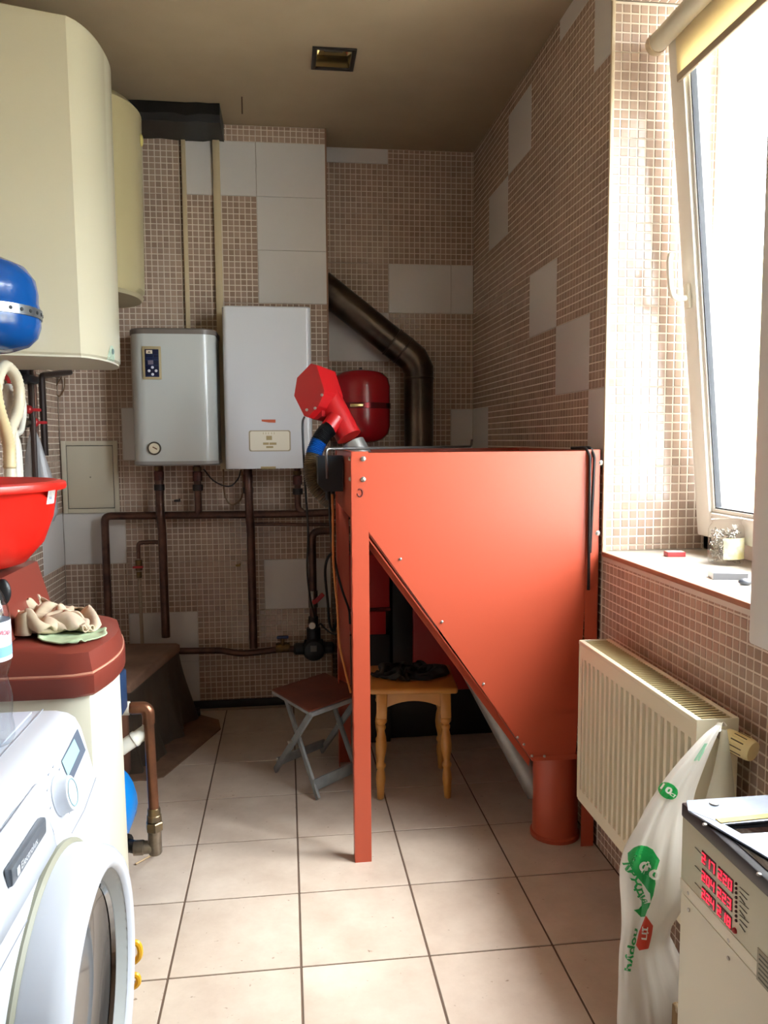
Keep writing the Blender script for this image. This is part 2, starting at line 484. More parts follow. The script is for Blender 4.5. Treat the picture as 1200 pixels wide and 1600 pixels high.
# back wall with the boilers
mb = MB(); mb.box(XL-.1, XC-.006, YB+.006, YB+.5, -.05, ZC+.1)
wall_back = struct(mb.build('wall_back', M_WALLBASE, smooth=False), 'mosaic tiled back wall carrying the two boilers')
bx = [XC, XC-.333, XC-.664, XC-.995, XL]
WB = {(0, 10), (1, 10), (0, 9), (0, 8), (0, 2), (2, 1), (2, 0), (3, 3), (2, 5)}
for c in range(4):
    for k, a, b in rows(0, ZC):
        put_tile(wall_back, V(bx[c+1], YB, a), R_BACK, bx[c]-bx[c+1], b-a, (c, k) in WB)
# side of the chimney breast
for k, a, b in rows(0, ZC):
    put_tile(wall_back, V(XC, YB+.003, a), R_LEFT, YA-YB-.003, b-a, False)
# alcove
mb = MB(); mb.box(XC-.2, XR+.2, YA+.006, YA+.2, -.05, ZC+.1)
wall_alcove = struct(mb.build('wall_alcove', M_WALLBASE, smooth=False), 'mosaic tiled rear wall of the alcove')
ax_ = [XC, XC+.332, XC+.663, XR]
WA = {(0, 11), (1, 8), (2, 8), (0, 7), (2, 5)}
for c in range(3):
    for k, a, b in rows(0, ZC):
        put_tile(wall_alcove, V(ax_[c], YA, a), R_BACK, ax_[c+1]-ax_[c], b-a, (c, k) in WA)
# right wall: solid part, parapet under the window, lintel
mb = MB(); mb.box(XR+.006, 1.46, YN+.006, YA+.2, -.05, ZC+.1)
mb.box(XR+.006, 1.46, YF-.1, YN+.006, -.05, ZS-.03)
mb.box(XR+.006, 1.46, YF-.1, YN+.006, ZLN+.006, ZC+.1)
mb.box(XR+.006, 1.46, YF-.1, YN2-.006, ZS-.03, ZLN+.006)
wall_right = struct(mb.build('wall_right', M_WALLBASE, smooth=False), 'mosaic tiled right wall around the window niche')
ry = [YA, 3.845, 3.514, 3.186, 2.86, 2.533, YN]
WR = {(3, 7), (4, 6), (5, 5), (1, 9), (2, 10), (5, 10), (0, 5), (4, 11)}
for c in range(6):
    for k, a, b in rows(0, ZC):
        put_tile(wall_right, V(XR, ry[c], a), R_RIGHT, ry[c]-ry[c+1], b-a, (c, k) in WR)
y = YN
while y > YF+.02:
    y2 = max(YF, y-TW)
    for k, a, b in rows(0, ZS-.012): put_tile(wall_right, V(XR, y, a), R_RIGHT, y-y2, b-a)
    for k, a, b in rows(ZLN, ZC): put_tile(wall_right, V(XR, y, a), R_RIGHT, y-y2, b-a)
    if y <= YN2+.01 or y2 < YN2:
        for k, a, b in rows(ZS-.012, ZLN): put_tile(wall_right, V(XR, min(y, YN2), a), R_RIGHT, min(y, YN2)-y2, b-a)
    y = y2
# reveals and lintel soffit of the niche
R_FRONT = Matrix(((-1, 0, 0), (0, 0, 1), (0, 1, 0)))           # -> -X, +Z, +Y
for k, a, b in rows(ZS, ZLN):
    put_tile(wall_right, V(XR+.003, YN, a), R_BACK, XW-XR+.02, b-a)
    put_tile(wall_right, V(XW+.02, YN2, a), R_FRONT, XW-XR+.017, b-a)
R_DOWN = Matrix(((1, 0, 0), (0, -1, 0), (0, 0, -1)))           # -> +X, -Y, -Z
y = YN-.002
while y > YN2+.02:
    y2 = max(YN2, y-TH); put_tile(wall_right, V(XR+.003, y, ZLN), R_DOWN, XW-XR+.017, y-y2); y = y2
# left wall
mb = MB(); mb.box(XL-.3, XL-.006, YF-.1, YB+.3, -.05, ZC+.1)
wall_left = struct(mb.build('wall_left', M_WALLBASE, smooth=False), 'mosaic tiled left wall behind the water heaters')
y = YB
ly = []
while y > YF+.02: ly.append((max(YF, y-TW), y)); y -= TW
for c, (a_, b_) in enumerate(ly):
    for k, a, b in rows(0, ZC):
        put_tile(wall_left, V(XL, a_, a), R_LEFT, b_-a_, b-a, (c, k) in {(0, 3), (5, 6), (7, 9), (3, 7), (9, 4)})
# wall behind the camera
mb = MB(); mb.box(XL-.3, 1.46, YF-.15, YF, -.05, ZC+.1)
wall_front = struct(mb.build('wall_front', mat('front_plaster', 'cfcac0', .85, var='c3beb4', scale=2), smooth=False), 'plain plastered wall opposite the boilers')

# ------------------------------------------------------------------ ceiling with the opening of the downlight
LX0, LX1, LY0, LY1 = .140, .282, 3.155, 3.305
mb = MB()
for x0, x1, y0, y1 in ((XL-.1, LX0, YF-.1, YA+.1), (LX1, 1.46, YF-.1, YA+.1), (LX0, LX1, YF-.1, LY0), (LX0, LX1, LY1, YA+.1)):
    mb.box(x0, x1, y0, y1, ZC, ZC+.12)
ceiling = struct(mb.build('ceiling', M_PLASTER, smooth=False), 'plain beige plastered ceiling')
mb = MB(); mb.box(-.6, 1.4, YF, YA, ZC+.12, ZC+.14); struct(mb.build('ceiling_slab', M_PLASTER, ceiling, smooth=False))

# ------------------------------------------------------------------ trims
M_TRIM = mat('tile_edge_trim', 'cdbda2', .35)
mb = MB(); mb.box(XR-.004, XR+.008, YN-.006, YN+.006, ZS-.01, ZLN, .003)
mb.box(XR-.004, XR+.008, YN+.002, YN+.008, ZLN, ZC, .002)
struct(mb.build('trim_1', M_TRIM), 'cream plastic edge strip on the niche corner')
M_TRIM2 = mat('brown_edge_trim', 'a3735a', .4, var='8e6450', scale=20)
mb = MB(); mb.box(XR-.005, XR+.01, YN2, YN, ZS-.016, ZS-.001, .003)
struct(mb.build('trim_2', M_TRIM2), 'brown edge strip along the window sill')
mb = MB(); mb.box(XC-.004, XC+.004, YB-.004, YB+.004, 0, ZC, .0015)
struct(mb.build('trim_3', mat('corner_trim', '8d6b54', .5)), 'thin brown corner strip of the chimney breast')
mb = MB(); mb.box(XL+.01, XC-.01, YB-.022, YB-.001, 0.012, .05, .004)
mb.mi = 1; mb.box(XL+.01, XC-.01, YB-.026, YB-.001, .0, .012, .003)
struct(mb.build('baseboard_back', [mat('black_plastic_skirting', '17181a', .5), mat('skirting_foot', '8c7d6a', .6)]), 'low black skirting along the back wall')
# sill board
M_SILL = mat('sill_stone', 'd9d2c6', .22, var='cfc6b8', scale=9)
mb = MB(); mb.box(XR-.002, XW+.02, YN2, YN-.001, ZS-.03, ZS, .002)
struct(mb.build('window_sill', M_SILL), 'pale glossy window sill')

# ------------------------------------------------------------------ window
M_PVC = mat('window_pvc', 'e4e2da', .3)
M_SEAL = mat('window_seal', '23252a', .7)
M_PANE = glass_mat('window_glass')
win = sempty('window_1', V(XW+.03, (YN+YN2)/2, ZS), 'white plastic window with a tilted sash in the niche', 'window')
fw = .07
YM = (YN+YN2)/2
mb = MB()
mb.box(XW, XW+.07, YN-fw*.75, YN, ZS, ZLN, .004); mb.box(XW, XW+.07, YN2, YN2+fw*.75, ZS, ZLN, .004)
mb.box(XW, XW+.07, YN2, YN, ZS, ZS+.065, .004); mb.box(XW, XW+.07, YN2, YN, ZLN-.06, ZLN, .004)
mb.build('frame', M_PVC, win)
mb = MB(); mb.box(XW, XW+.07, YM-.04, YM+.04, ZS+.06, ZLN-.06, .004); mb.build('mullion', M_PVC, win)

def sash(R, org, wd, ht, hinge_left, name='sash'):
    """Sash in local coords: x along width (0..wd), z up (0..ht), y = towards the room (thickness); R maps local to world."""
    def T(x, y, z): return org + R @ V(x, y, z)
    fw_ = .078; th = .062
    s_ = MB()
    def bx_(x0, x1, y0, y1, z0, z1, bev=.006):
        s_.obox(T((x0+x1)/2, (y0+y1)/2, (z0+z1)/2), R, (x1-x0, y1-y0, z1-z0), bev)
    bx_(0, fw_, 0, th, 0, ht); bx_(wd-fw_, wd, 0, th, 0, ht); bx_(fw_-.004, wd-fw_+.004, 0, th, 0, fw_); bx_(fw_-.004, wd-fw_+.004, 0, th, ht-fw_, ht)
    so = s_.build(name, M_PVC, win)
    s_ = MB(); e = .012                                             # glazing bead and seal
    for x0, x1, z0, z1 in ((fw_, fw_+e, fw_, ht-fw_), (wd-fw_-e, wd-fw_, fw_, ht-fw_), (fw_+e, wd-fw_-e, fw_, fw_+e), (fw_+e, wd-fw_-e, ht-fw_-e, ht-fw_)):
        bx_(x0, x1, .03, .05, z0, z1, .002)
    s_.build('glazing_bead', M_PVC, so)
    s_ = MB(); e2 = .004
    for x0, x1, z0, z1 in ((fw_+e, fw_+e+e2, fw_+e, ht-fw_-e), (wd-fw_-e-e2, wd-fw_-e, fw_+e, ht-fw_-e), (fw_+e, wd-fw_-e, fw_+e, fw_+e+e2), (fw_+e, wd-fw_-e, ht-fw_-e-e2, ht-fw_-e)):
        bx_(x0, x1, .028, .046, z0, z1, 0)
    s_.build('seal', M_SEAL, so)
    s_ = MB(); bx_(fw_+.004, wd-fw_-.004, .034, .037, fw_+.004, ht-fw_-.004, 0); s_.build('pane', M_PANE, so, smooth=False)
    s_ = MB(); bx_(fw_+.004, wd-fw_-.004, .014, .017, fw_+.004, ht-fw_-.004, 0); s_.build('pane', M_PANE, so, smooth=False)
    return so, T
# tilted sash: local x -> -Y (from the far side), y -> -X, z -> up, leaning into the room by 5.4 degrees
tilt = radians(5.4)
Rt = Matrix(((0, -cos(tilt), -sin(tilt)), (-1, 0, 0), (0, -sin(tilt), cos(tilt))))
SW, SH = YN-YM-.055, 1.50
sash_a, TA = sash(Rt, V(XW+.012, YN-.052, ZS+.058), SW, SH, True)
# handle on the far stile, turned up
mb = MB(); hx, hz = .040, .735
mb.obox(TA(hx, .067, hz), Rt, (.028, .012, .075), .005)
mb.tube(spline([TA(hx, .07, hz-.005), TA(hx, .105, hz-.002), TA(hx, .118, hz+.03), TA(hx, .118, hz+.10), TA(hx, .112, hz+.128)], 5), .0095, 10)
mb.build('handle', mat('handle_plastic', 'dcd6c6', .3), sash_a)
# opened casement, hinged on the near jamb and swung into the room
Ro = Matrix(((-1, 0, 0), (0, -1, 0), (0, 0, 1)))               # local x -> -X, y -> -Y
sash_b, TBk = sash(Ro, V(XW+.012, YN2+.115, ZS+.058), SW+.015, 1.55, False)

# roller blind on the tilted sash
bl = thing('roller_blind', 'rolled-up yellow roller blind at the top of the tilted window sash', 'blind', TA(SW/2, .1, SH-.2))
mb = MB(); mb.tube([TA(.0, .096, SH-.02), TA(SW, .096, SH-.02)], .028, 16); mb.build('roller_tube', mat('blind_tube', 'c9c3ae', .4), bl)
mb = MB(); mb.lathe([(.022, -.012), (.031, -.01), (.031, .012), (.02, .014)], TA(.0, .096, SH-.02), Rt @ V(1, 0, 0), 14); mb.build('end_cap', mat('blind_cap', 'bfae90', .4), bl)
M_BLIND = film_mat('blind_fabric', 'f8ebc8', 0.0, .8)
mb = MB(); mb.obox(TA(SW/2+.03, .070, SH-.085), Rt, (SW-.07, .0025, .11)); mb.build('fabric', M_BLIND, bl, smooth=False)
mb = MB(); mb.obox(TA(SW/2+.03, .070, SH-.148), Rt, (SW-.07, .012, .022), .004); mb.build('bottom_bar', mat('blind_bar', '9a8a74', .5), bl)

# ------------------------------------------------------------------ outside
M_OUT = mat('outside_render', 'e8ddb0', .9, var='dccf9f', scale=.6)
nb = thing('neighbour_building', 'pale yellow building outside beyond the window', 'building', V(15, 3, -.5))
mb = MB(); mb.box(13.0, 17.0, -8, 14, -.5, 2.4); mb.build('facade', M_OUT, nb, smooth=False)
mb = MB(); mb.prism([V(12.6, -8.3, 2.4), V(17.4, -8.3, 2.4), V(15.0, -8.3, 3.4)], V(0, 22.6, 0)); mb.build('roof', mat('outside_roof', '8d949c', .8), nb, smooth=False)
for yy in (-4, -1.2, 1.6, 4.4, 7.2):
    mb = MB(); mb.box(12.94, 13.02, yy, yy+1.1, .6, 2.1, .01); wo = mb.build('window', mat('outside_glass', '7f93a5', .1), nb)
    mb = MB(); mb.box(12.92, 12.96, yy+.52, yy+.58, .6, 2.1); mb.build('window_bar', M_PVC, wo)
pf = thing('porch_frame', 'thin pale yellow porch frame standing outside the window', 'frame', V(2.6, 2.2, -.5))
r0 = at(1095, 445, 'X', 2.6)
mb = MB(); mb.box(2.585, 2.615, -1.5, 6.5, r0.z-.012, r0.z+.012); mb.build('rail', M_OUT, pf, smooth=False)
for px in (1125, 1180):
    yy = at(px, 600, 'X', 2.6).y; mb = MB(); mb.box(2.58, 2.62, yy-.03, yy+.03, -.5, r0.z); mb.build('post', M_OUT, pf, smooth=False)
mb = MB(); mb.box(1.47, 40, -30, 40, -.6, -.5)
yard = struct(mb.build('ground_yard', mat('yard_paving', 'b5b0a6', .9, var='a5a298', scale=1.5), smooth=False), 'paved yard outside')
# ================================================================== back wall: boilers, pipes, tank, flue
M_WHITE_ENAMEL = mat('white_enamel', 'cccfd4', .2)
M_SILVER_ENAMEL = mat('silver_grey_enamel', 'bcc0bd', .22)
M_GREY_PLASTIC = mat('grey_brown_plastic', '6d655e', .45)
M_COPPER = mat('aged_copper_pipe', '66483c', .34, metal=.55, var='412f2b', scale=14, rvar=.12)
M_BRASS = mat('tarnished_brass', '7a6238', .4, metal=.8, var='57493a', scale=30)
M_NICKEL = mat('nickel_fitting', '8e8478', .3, metal=.9, var='6c6458', scale=25)
M_RED_HANDLE = mat('red_valve_plastic', 'a01f24', .35)
M_BLACK = mat('black_plastic', '101114', .45)
M_RUBBER = mat('black_rubber', '0d0d0f', .6)
M_STEEL = mat('zinc_bolt', 'b9b4ac', .35, metal=.85)

# ---- electric boiler with rounded sides
def rr_ring(x0, x1, yf, yb, z, r, n=6):
    """Plan outline of a wall box: rounded front corners (front at yf, wall at yb)."""
    pts = [V(x0, yb, z)]
    for k in range(n+1):
        a = pi - (pi/2)*k/n; pts.append(V(x0+r+r*cos(a), yf+r-r*sin(a), z))
    for k in range(n+1):
        a = pi/2 - (pi/2)*k/n; pts.append(V(x1-r+r*cos(a), yf+r-r*sin(a), z))
    pts.append(V(x1, yb, z)); return pts
eb = thing('electric_boiler', 'silver-grey wall boiler with dark blue keypad and round gauge', 'boiler', V(-.50, 3.8, 1.235))
EX0, EX1, EYF, EYB = -.690, -.312, 3.68, YB-.004
mb = MB(); mb.loft([rr_ring(EX0, EX1, EYF, EYB, 1.252, .07), rr_ring(EX0, EX1, EYF, EYB, 1.822, .07)]); mb.build('casing', M_SILVER_ENAMEL, eb, ang=40)
mb = MB(); mb.loft([rr_ring(EX0-.004, EX1+.004, EYF-.004, EYB, 1.822, .07), rr_ring(EX0-.004, EX1+.004, EYF-.004, EYB, 1.842, .07), rr_ring(EX0+.002, EX1-.002, EYF+.004, EYB, 1.848, .07)]); mb.build('top_cap', M_GREY_PLASTIC, eb, ang=40)
mb = MB(); mb.loft([rr_ring(EX0+.003, EX1-.003, EYF+.003, EYB, 1.232, .07), rr_ring(EX0-.003, EX1+.003, EYF-.003, EYB, 1.238, .07), rr_ring(EX0-.003, EX1+.003, EYF-.003, EYB, 1.252, .07)]); mb.build('bottom_cap', mat('grey_rim', '8c8a87', .4), eb, ang=40)
def wall_rect(px0, py0, px1, py1, Y, th, bev, inset=0):
    a = at(px0, py0, 'Y', Y); b = at(px1, py1, 'Y', Y)
    mb = MB(); mb.box(min(a.x, b.x)+inset, max(a.x, b.x)-inset, Y-th, Y+.003, min(a.z, b.z)+inset, max(a.z, b.z)-inset, bev); return mb
kp = wall_rect(222, 541, 253, 593, EYF, .006, .003).build('keypad_frame', mat('keypad_beige', 'a99b78', .4), eb)
wall_rect(226, 545.5, 249, 589, EYF-.006, .002, .001).build('keypad', mat('keypad_navy', '0c1433', .3), kp)
M_KEY = mat('keypad_white', 'c9ccd8', .4); M_DIM = mat('keypad_line', '2c3c6a', .4)
for (x, y) in ((238.2, 574), (233, 579.4), (244, 579.4), (238.6, 585)):
    c = at(x, y, 'Y', EYF-.008); mb = MB(); mb.lathe([(.0062, 0), (.0062, .0018), (.004, .0025)], c, V(0, -1, 0), 12); mb.build('button', M_KEY, kp)
wall_rect(228, 547, 238, 552.5, EYF-.008, .001, .0005).build('logo_plate', mat('logo_cream', 'd8cdb8', .5), kp)
a = at(230.2, 550.8, 'Y', EYF-.0095); b = at(235.6, 548.8, 'Y', EYF-.0095)
mb = MB(); mb.prism([V(a.x, a.y, a.z), V(b.x, a.y, a.z), V((a.x+b.x)/2, a.y, b.z)], V(0, .0008, 0)); mb.build('logo_mark', mat('logo_dark', '42201c', .5), kp, smooth=False)
wall_rect(231, 563, 239.5, 569.5, EYF-.008, .001, .0003).build('display', mat('lcd_grey', '6a6372', .3), kp)
for y in (553.6, 558.4, 560.6, 562.2, 570.6, 587.4):
    wall_rect(228, y, 247.5, y+.6, EYF-.008, .0006, 0).build('print_line', M_DIM, kp)
wall_rect(239, 553.6, 239.8, 558.4, EYF-.008, .0006, 0).build('print_line', M_DIM, kp)
gc = at(241.5, 700.5, 'Y', EYF); mb = MB(); mb.lathe([(.030, 0), (.030, .008), (.026, .012), (.0235, .010)], gc, V(0, -1, 0), 28, cap1=False); gg = mb.build('gauge_bezel', mat('gauge_rim', '5a5247', .35, metal=.4), eb)
mb = MB(); mb.lathe([(.0238, .0095), (.0001, .0096)], gc, V(0, -1, 0), 28, cap0=False, cap1=False); mb.build('gauge_dial', mat('gauge_face', 'd9cfb6', .4), gg)
mb = MB(); mb.obox(gc+V(.003, -.0105, .001), Matrix.Rotation(.5, 3, 'Y'), (.022, .001, .005)); mb.build('gauge_needle', mat('gauge_brown', '6a4423', .5), gg)

# ---- white boiler
wb = thing('wall_boiler', 'tall white wall boiler with small cream control flap', 'boiler', V(-.08, 3.8, 1.21))
WX0, WX1, WYF = -.278, .122, 3.69
mb = MB(); mb.loft([rr_ring(WX0, WX1, WYF, YB-.004, 1.213, .022, 4), rr_ring(WX0, WX1, WYF, YB-.004, 1.946, .022, 4), rr_ring(WX0+.004, WX1-.004, WYF+.006, YB-.004, 1.952, .022, 4)]); mb.build('casing', M_WHITE_ENAMEL, wb, ang=40)
def rrect(a, b, r, n=4):
    x0, x1 = sorted((a.x, b.x)); z0, z1 = sorted((a.z, b.z)); Y = a.y; o = []
    for cx, cz, s in ((x1-r, z1-r, 0), (x0+r, z1-r, 1), (x0+r, z0+r, 2), (x1-r, z0+r, 3)):
        for k in range(n+1): t = pi/2*(s+k/n); o.append(V(cx+r*cos(t), Y, cz+r*sin(t)))
    return o
a = at(388.5, 672.5, 'Y', WYF-.001); b = at(454.5, 705, 'Y', WYF-.001)
mb = MB(); mb.prism(rrect(a, b, .010), V(0, .0012, 0)); fl = mb.build('flap_gap', mat('flap_shadow_gap', '9a8f78', .6), wb)
a = at(390.5, 674, 'Y', WYF-.003); b = at(452.5, 703.5, 'Y', WYF-.003)
mb = MB(); mb.prism(rrect(a, b, .009), V(0, .004, 0)); fl = mb.build('control_flap', mat('flap_cream', 'd9d3c2', .35), wb)
M_TAN = mat('flap_print', 'a08f66', .5)
for x0, y0, x1, y1 in ((416, 681, 425, 687.5), (411, 691.5, 420, 695), (421, 691.5, 432, 695), (416, 697, 427, 700)):
    wall_rect(x0, y0, x1, y1, WYF-.0035, .0008, 0).build('button', M_TAN, fl)
for k, x in enumerate((411, 415, 419, 424, 428)):
    wall_rect(x, 675.4, x+.7, 678.6, WYF-.0035, .0004, 0).build('tick_mark', M_TAN, fl)
mb = MB()
p = [at(x, y, 'Y', WYF-.001) for x, y in ((408.5, 655.5), (430.5, 655.5), (430.5, 660.5), (420, 660.2), (409, 658.5))]
mb.prism(p, V(0, .001, 0)); mb.build('logo_strip', mat('logo_orange', 'b4573a', .4), wb, smooth=False)
wall_rect(407.5, 729, 431, 733, WYF, .002, .0005).build('bottom_label', M_TAN, wb)

# ---- cable trunking above the boilers
M_TRUNK = mat('cream_trunking', 'c6b593', .45)
for nm, px, wd, z0, z1, lab in (('cable_trunking', 291, .020, 1.85, 2.752, 'narrow cream cable trunking dropping to the silver-grey boiler'),
                                ('cable_trunking', 337.5, .033, 1.20, 2.752, 'wider cream cable trunking running down beside the white boiler')):
    xx = at(px, 400, 'Y', YB-.012).x + (.012 if z0 < 1.5 else 0)
    mb = MB(); mb.box(xx-wd/2, xx+wd/2, YB-.018, YB-.0005, z0, z1, .002)
    tag(mb.build(nm, M_TRUNK), lab, 'trunking', 'cable trunking on the back wall')
# ---- dark foil-wrapped duct under the ceiling
mb = MB(); rnd = random.Random(3)
rings = []
for k in range(15):
    x = -.95+(.685)*k/14; j = lambda s=.006: rnd.uniform(-s, s)
    rings.append([V(x, 3.695+j(), ZC-.001), V(x, 3.690+j(.004), 2.775+j()), V(x, 3.71+j(), 2.752+j(.004)), V(x, YB-.002, 2.750+j(.004)), V(x, YB-.002, ZC-.001)])
mb.loft(rings); tag(mb.build('duct', mat('black_foil', '08090b', .45, var='101215', scale=20), ang=20), 'black foil-wrapped duct boxed in under the ceiling', 'duct')
mb = MB(); mb.tube([at(378.5, 178, 'Y', 3.62), at(378.5, 178, 'Y', 3.62)+V(0, 0, .02), V(at(378.5, 178, 'Y', 3.62).x, 3.62, ZC)], .003, 6)
tag(mb.build('ceiling_nail', mat('rust', '4a3020', .7)), 'small rusty nail sticking out of the ceiling', 'nail')

# ---- ceiling downlight
dl = thing('downlight', 'square dark-framed ceiling downlight with mirrored reflector', 'lamp', V(.211, 3.23, ZC-.006))
mb = MB()
FX, FX1_, FY, FY1_ = .126, .296, 3.14, 3.321
mb.box(FX, LX0+.004, FY, FY1_, ZC-.007, ZC-.0005, .002); mb.box(LX1-.004, FX1_, FY, FY1_, ZC-.007, ZC-.0005, .002)
mb.box(LX0, LX1, FY, LY0+.004, ZC-.007, ZC-.0005, .002); mb.box(LX0, LX1, LY1-.004, FY1_, ZC-.007, ZC-.0005, .002)
mb.build('frame', mat('lamp_frame', '2a2622', .35, metal=.3), dl)
mb = MB(); r0 = [V(LX0, LY0, ZC), V(LX1, LY0, ZC), V(LX1, LY1, ZC), V(LX0, LY1, ZC)]; q = .03
r1 = [V(LX0+q*.4, LY0+q*.4, ZC+.04), V(LX1-q*.4, LY0+q*.4, ZC+.04), V(LX1-q*.4, LY1-q*.4, ZC+.04), V(LX0+q*.4, LY1-q*.4, ZC+.04)]
r2 = [V(LX0+q, LY0+q, ZC+.07), V(LX1-q, LY0+q, ZC+.07), V(LX1-q, LY1-q, ZC+.07), V(LX0+q, LY1-q, ZC+.07)]
mb.loft([r0, r1, r2], cap0=False); mb.build('reflector', mat('lamp_mirror', 'b8a878', .12, metal=1), dl, smooth=False, recalc=False)
mb = MB(); mb.tube([V(LX0+.035, 3.23, ZC+.035), V(LX1-.035, 3.23, ZC+.035)], .012, 10); mb.build('bulb', mat('lamp_bulb', '55534a', .2), dl)

# ---- heating pipework on the back wall
PY = 3.86
hp = thing('heating_pipework', 'dark copper heating pipes below the two wall boilers', 'pipework', V(-.3, 3.88, 0))
def run(pts, r, name='pipe', m=M_COPPER, bend=.03, par=None):
    mb = MB(); mb.tube(rpath(pts, bend), r, 12); return mb.build(name, m, par or hp)
def A(x, y, Y=PY): return at(x, y, 'Y', Y)
# joint rings, valves
def collar(c, d, r, h, m=M_COPPER, name='coupling', par=None):
    d = Vector(d).normalized(); mb = MB(); mb.lathe([(r*.9, -h/2), (r, -h/2+.002), (r, h/2-.002), (r*.9, h/2)], c, d, 14); return mb.build(name, m, par or hp)
zh = A(300, 804).z
xl = A(167, 900).x
run([V(xl, PY, .40), V(xl, PY, zh), V(A(470, 804).x, PY, A(470, 803).z), V(A(522, 800).x+.03, PY, A(522, 800).z)], .0185)
collar(V(xl, PY, .45), (0, 0, 1), .024, .06, M_BLACK); collar(V(xl, PY, .48), (0, 0, 1), .021, .02)
x1 = A(250, 760).x; x2 = A(309, 760).x; x3 = A(388, 760).x; x4 = A(465, 760).x
run([V(x1, PY-.02, 1.2315), V(x1, PY-.02, zh+.05), V(x1+.004, PY-.045, zh), V(x1+.008, PY-.03, zh-.06), V(x1+.008, PY-.02, .40)], .0205)
run([V(x2, PY, 1.2315), V(x2, PY, zh)], .017)
run([V(x3, PY-.02, 1.2125), V(x3+.005, PY-.045, zh), V(x3+.008, PY-.02, zh-.08), V(x3+.008, PY, A(395, 1012).z)], .0205)
run([V(x4, PY, 1.2125), V(x4, PY, zh+.02), V(x4+.03, PY, zh-.005)], .016, bend=.025)
for x, z0 in ((x1, 1.18), (x2, 1.175), (x3, 1.16), (x4, 1.15)):
    yv = PY-(.02 if x in (x1, x3) else 0)
    collar(V(x, yv, z0), (0, 0, 1), .023, .045, mat('valve_rust', '5e2f28', .5, metal=.3, var='3b2622', scale=40), 'valve')
    collar(V(x, yv, z0-.055), (0, 0, 1), .025, .030, mat('dark_union', '2a2422', .5, metal=.4), 'union_nut')
    collar(V(x, yv, z0+.035), (0, 0, 1), .021, .02, M_BRASS, 'union_nut')
# thinner pipe below the header and tee to the right
z5 = A(440, 818).z
run([V(x3+.01, PY, z5), V(A(545, 820).x, PY, A(545, 820).z)], .0085)
# small branch with valve and white plastic tube
b0 = A(252, 846); b1 = A(217, 848)
run([V(x1, PY-.02, b0.z), V(b1.x, PY-.02, b0.z), V(b1.x, PY-.02, A(217, 872).z)], .0095, bend=.02)
vl = collar(V(b1.x, PY-.02, A(217, 882).z), (0, 0, 1), .017, .05, M_BRASS, 'valve')
mb = MB(); mb.obox(V(b1.x, PY-.045, A(217, 884).z), Matrix.Identity(3), (.05, .010, .012), .004); mb.build('valve_handle', M_RED_HANDLE, vl)
collar(V(b1.x, PY-.02, A(217, 897).z), (0, 0, 1), .013, .03, M_BRASS, 'union_nut')
run([V(b1.x, PY-.02, A(217, 903).z), V(b1.x+.003, PY-.02, .36)], .0085, 'plastic_tube', film_mat('milky_tube', 'b8a894', .25))
# low return pipe
zr = A(300, 1018).z
run([V(A(262, 1015).x, PY, .325), V(A(345, 1018).x, PY, zr), V(A(375, 1020).x, PY, zr-.02), V(A(395, 1018).x, PY, zr-.018), V(A(440, 1015).x, PY, zr-.005), V(A(535, 1014).x, PY, A(535, 1014).z)], .016, bend=.02)
tv = A(442, 1012); collar(tv, (1, 0, 0), .024, .07, M_BRASS, 'valve')
vb = collar(tv+V(0, -.01, .03), (0, 0, 1), .009, .04, M_BRASS, 'valve_stem')
mb = MB(); mb.obox(tv+V(0, -.01, .055), Matrix.Identity(3), (.058, .018, .014), .005); mb.build('valve_handle', mat('blue_valve_plastic', '1f3766', .4), vb)
# circulation group: pump, gauge, ball valve
px_ = A(490, 1000).x; pz = A(490, 1012).z
mb = MB(); mb.lathe([(.02, -.10), (.03, -.09), (.03, -.05), (.045, -.045), (.045, .045), (.03, .05), (.03, .09), (.02, .10)], V(px_, PY-.01, pz), V(1, 0, 0), 16)
mb.lathe([(.055, -.04), (.055, .02), (.047, .035), (.03, .04)], V(px_, PY-.03, pz), V(0, -1, 0), 18); pump = mb.build('circulation_pump', mat('pump_black', '14161a', .45), hp)
wall_rect(485, 1009, 495, 1018, PY-.069, .003, .0005).build('pump_label', mat('pump_sticker', '6f6f6c', .5), pump)
collar(V(px_, PY-.01, pz+.075), (0, 0, 1), .035, .06, mat('pump_black2', '191b1f', .5), 'pump_flange')
run([V(px_, PY-.01, pz+.05), V(px_, PY-.01, A(490, 830).z), V(A(550, 826).x, PY-.01, A(550, 827).z)], .019, bend=.04)
bvz = A(492, 935).z; bv = collar(V(px_, PY-.01, bvz), (0, 0, 1), .0235, .085, M_NICKEL, 'ball_valve'); collar(V(px_, PY-.01, A(490, 970).z), (0, 0, 1), .024, .05, mat('pump_black3', '1a1a1c', .5), 'coupling')
mb = MB(); mb.beam(V(px_+.01, PY-.04, bvz-.01), V(px_+.05, PY-.045, bvz+.03), .012, .022, bev=.004); mb.lathe([(.012, 0), (.012, .02)], V(px_+.005, PY-.03, bvz-.008), V(0, -1, 0), 10); mb.build('valve_handle', M_RED_HANDLE, bv)
gp = A(488, 977, PY-.05); mb = MB(); mb.lathe([(.004, -.03), (.004, 0), (.018, 0), (.018, .010), (.0165, .012)], gp, V(-.1, -1, 0), 18); ga = mb.build('pressure_gauge', M_NICKEL, hp)
mb = MB(); mb.lathe([(.016, .0125), (.0001, .0127)], gp, V(-.1, -1, 0), 18, cap0=False, cap1=False); mb.build('gauge_dial', mat('gauge_white', 'd5d5d0', .3), ga)
# header stub behind the hopper
run([A(520, 806, 3.9), A(560, 806, 3.9)], .017)

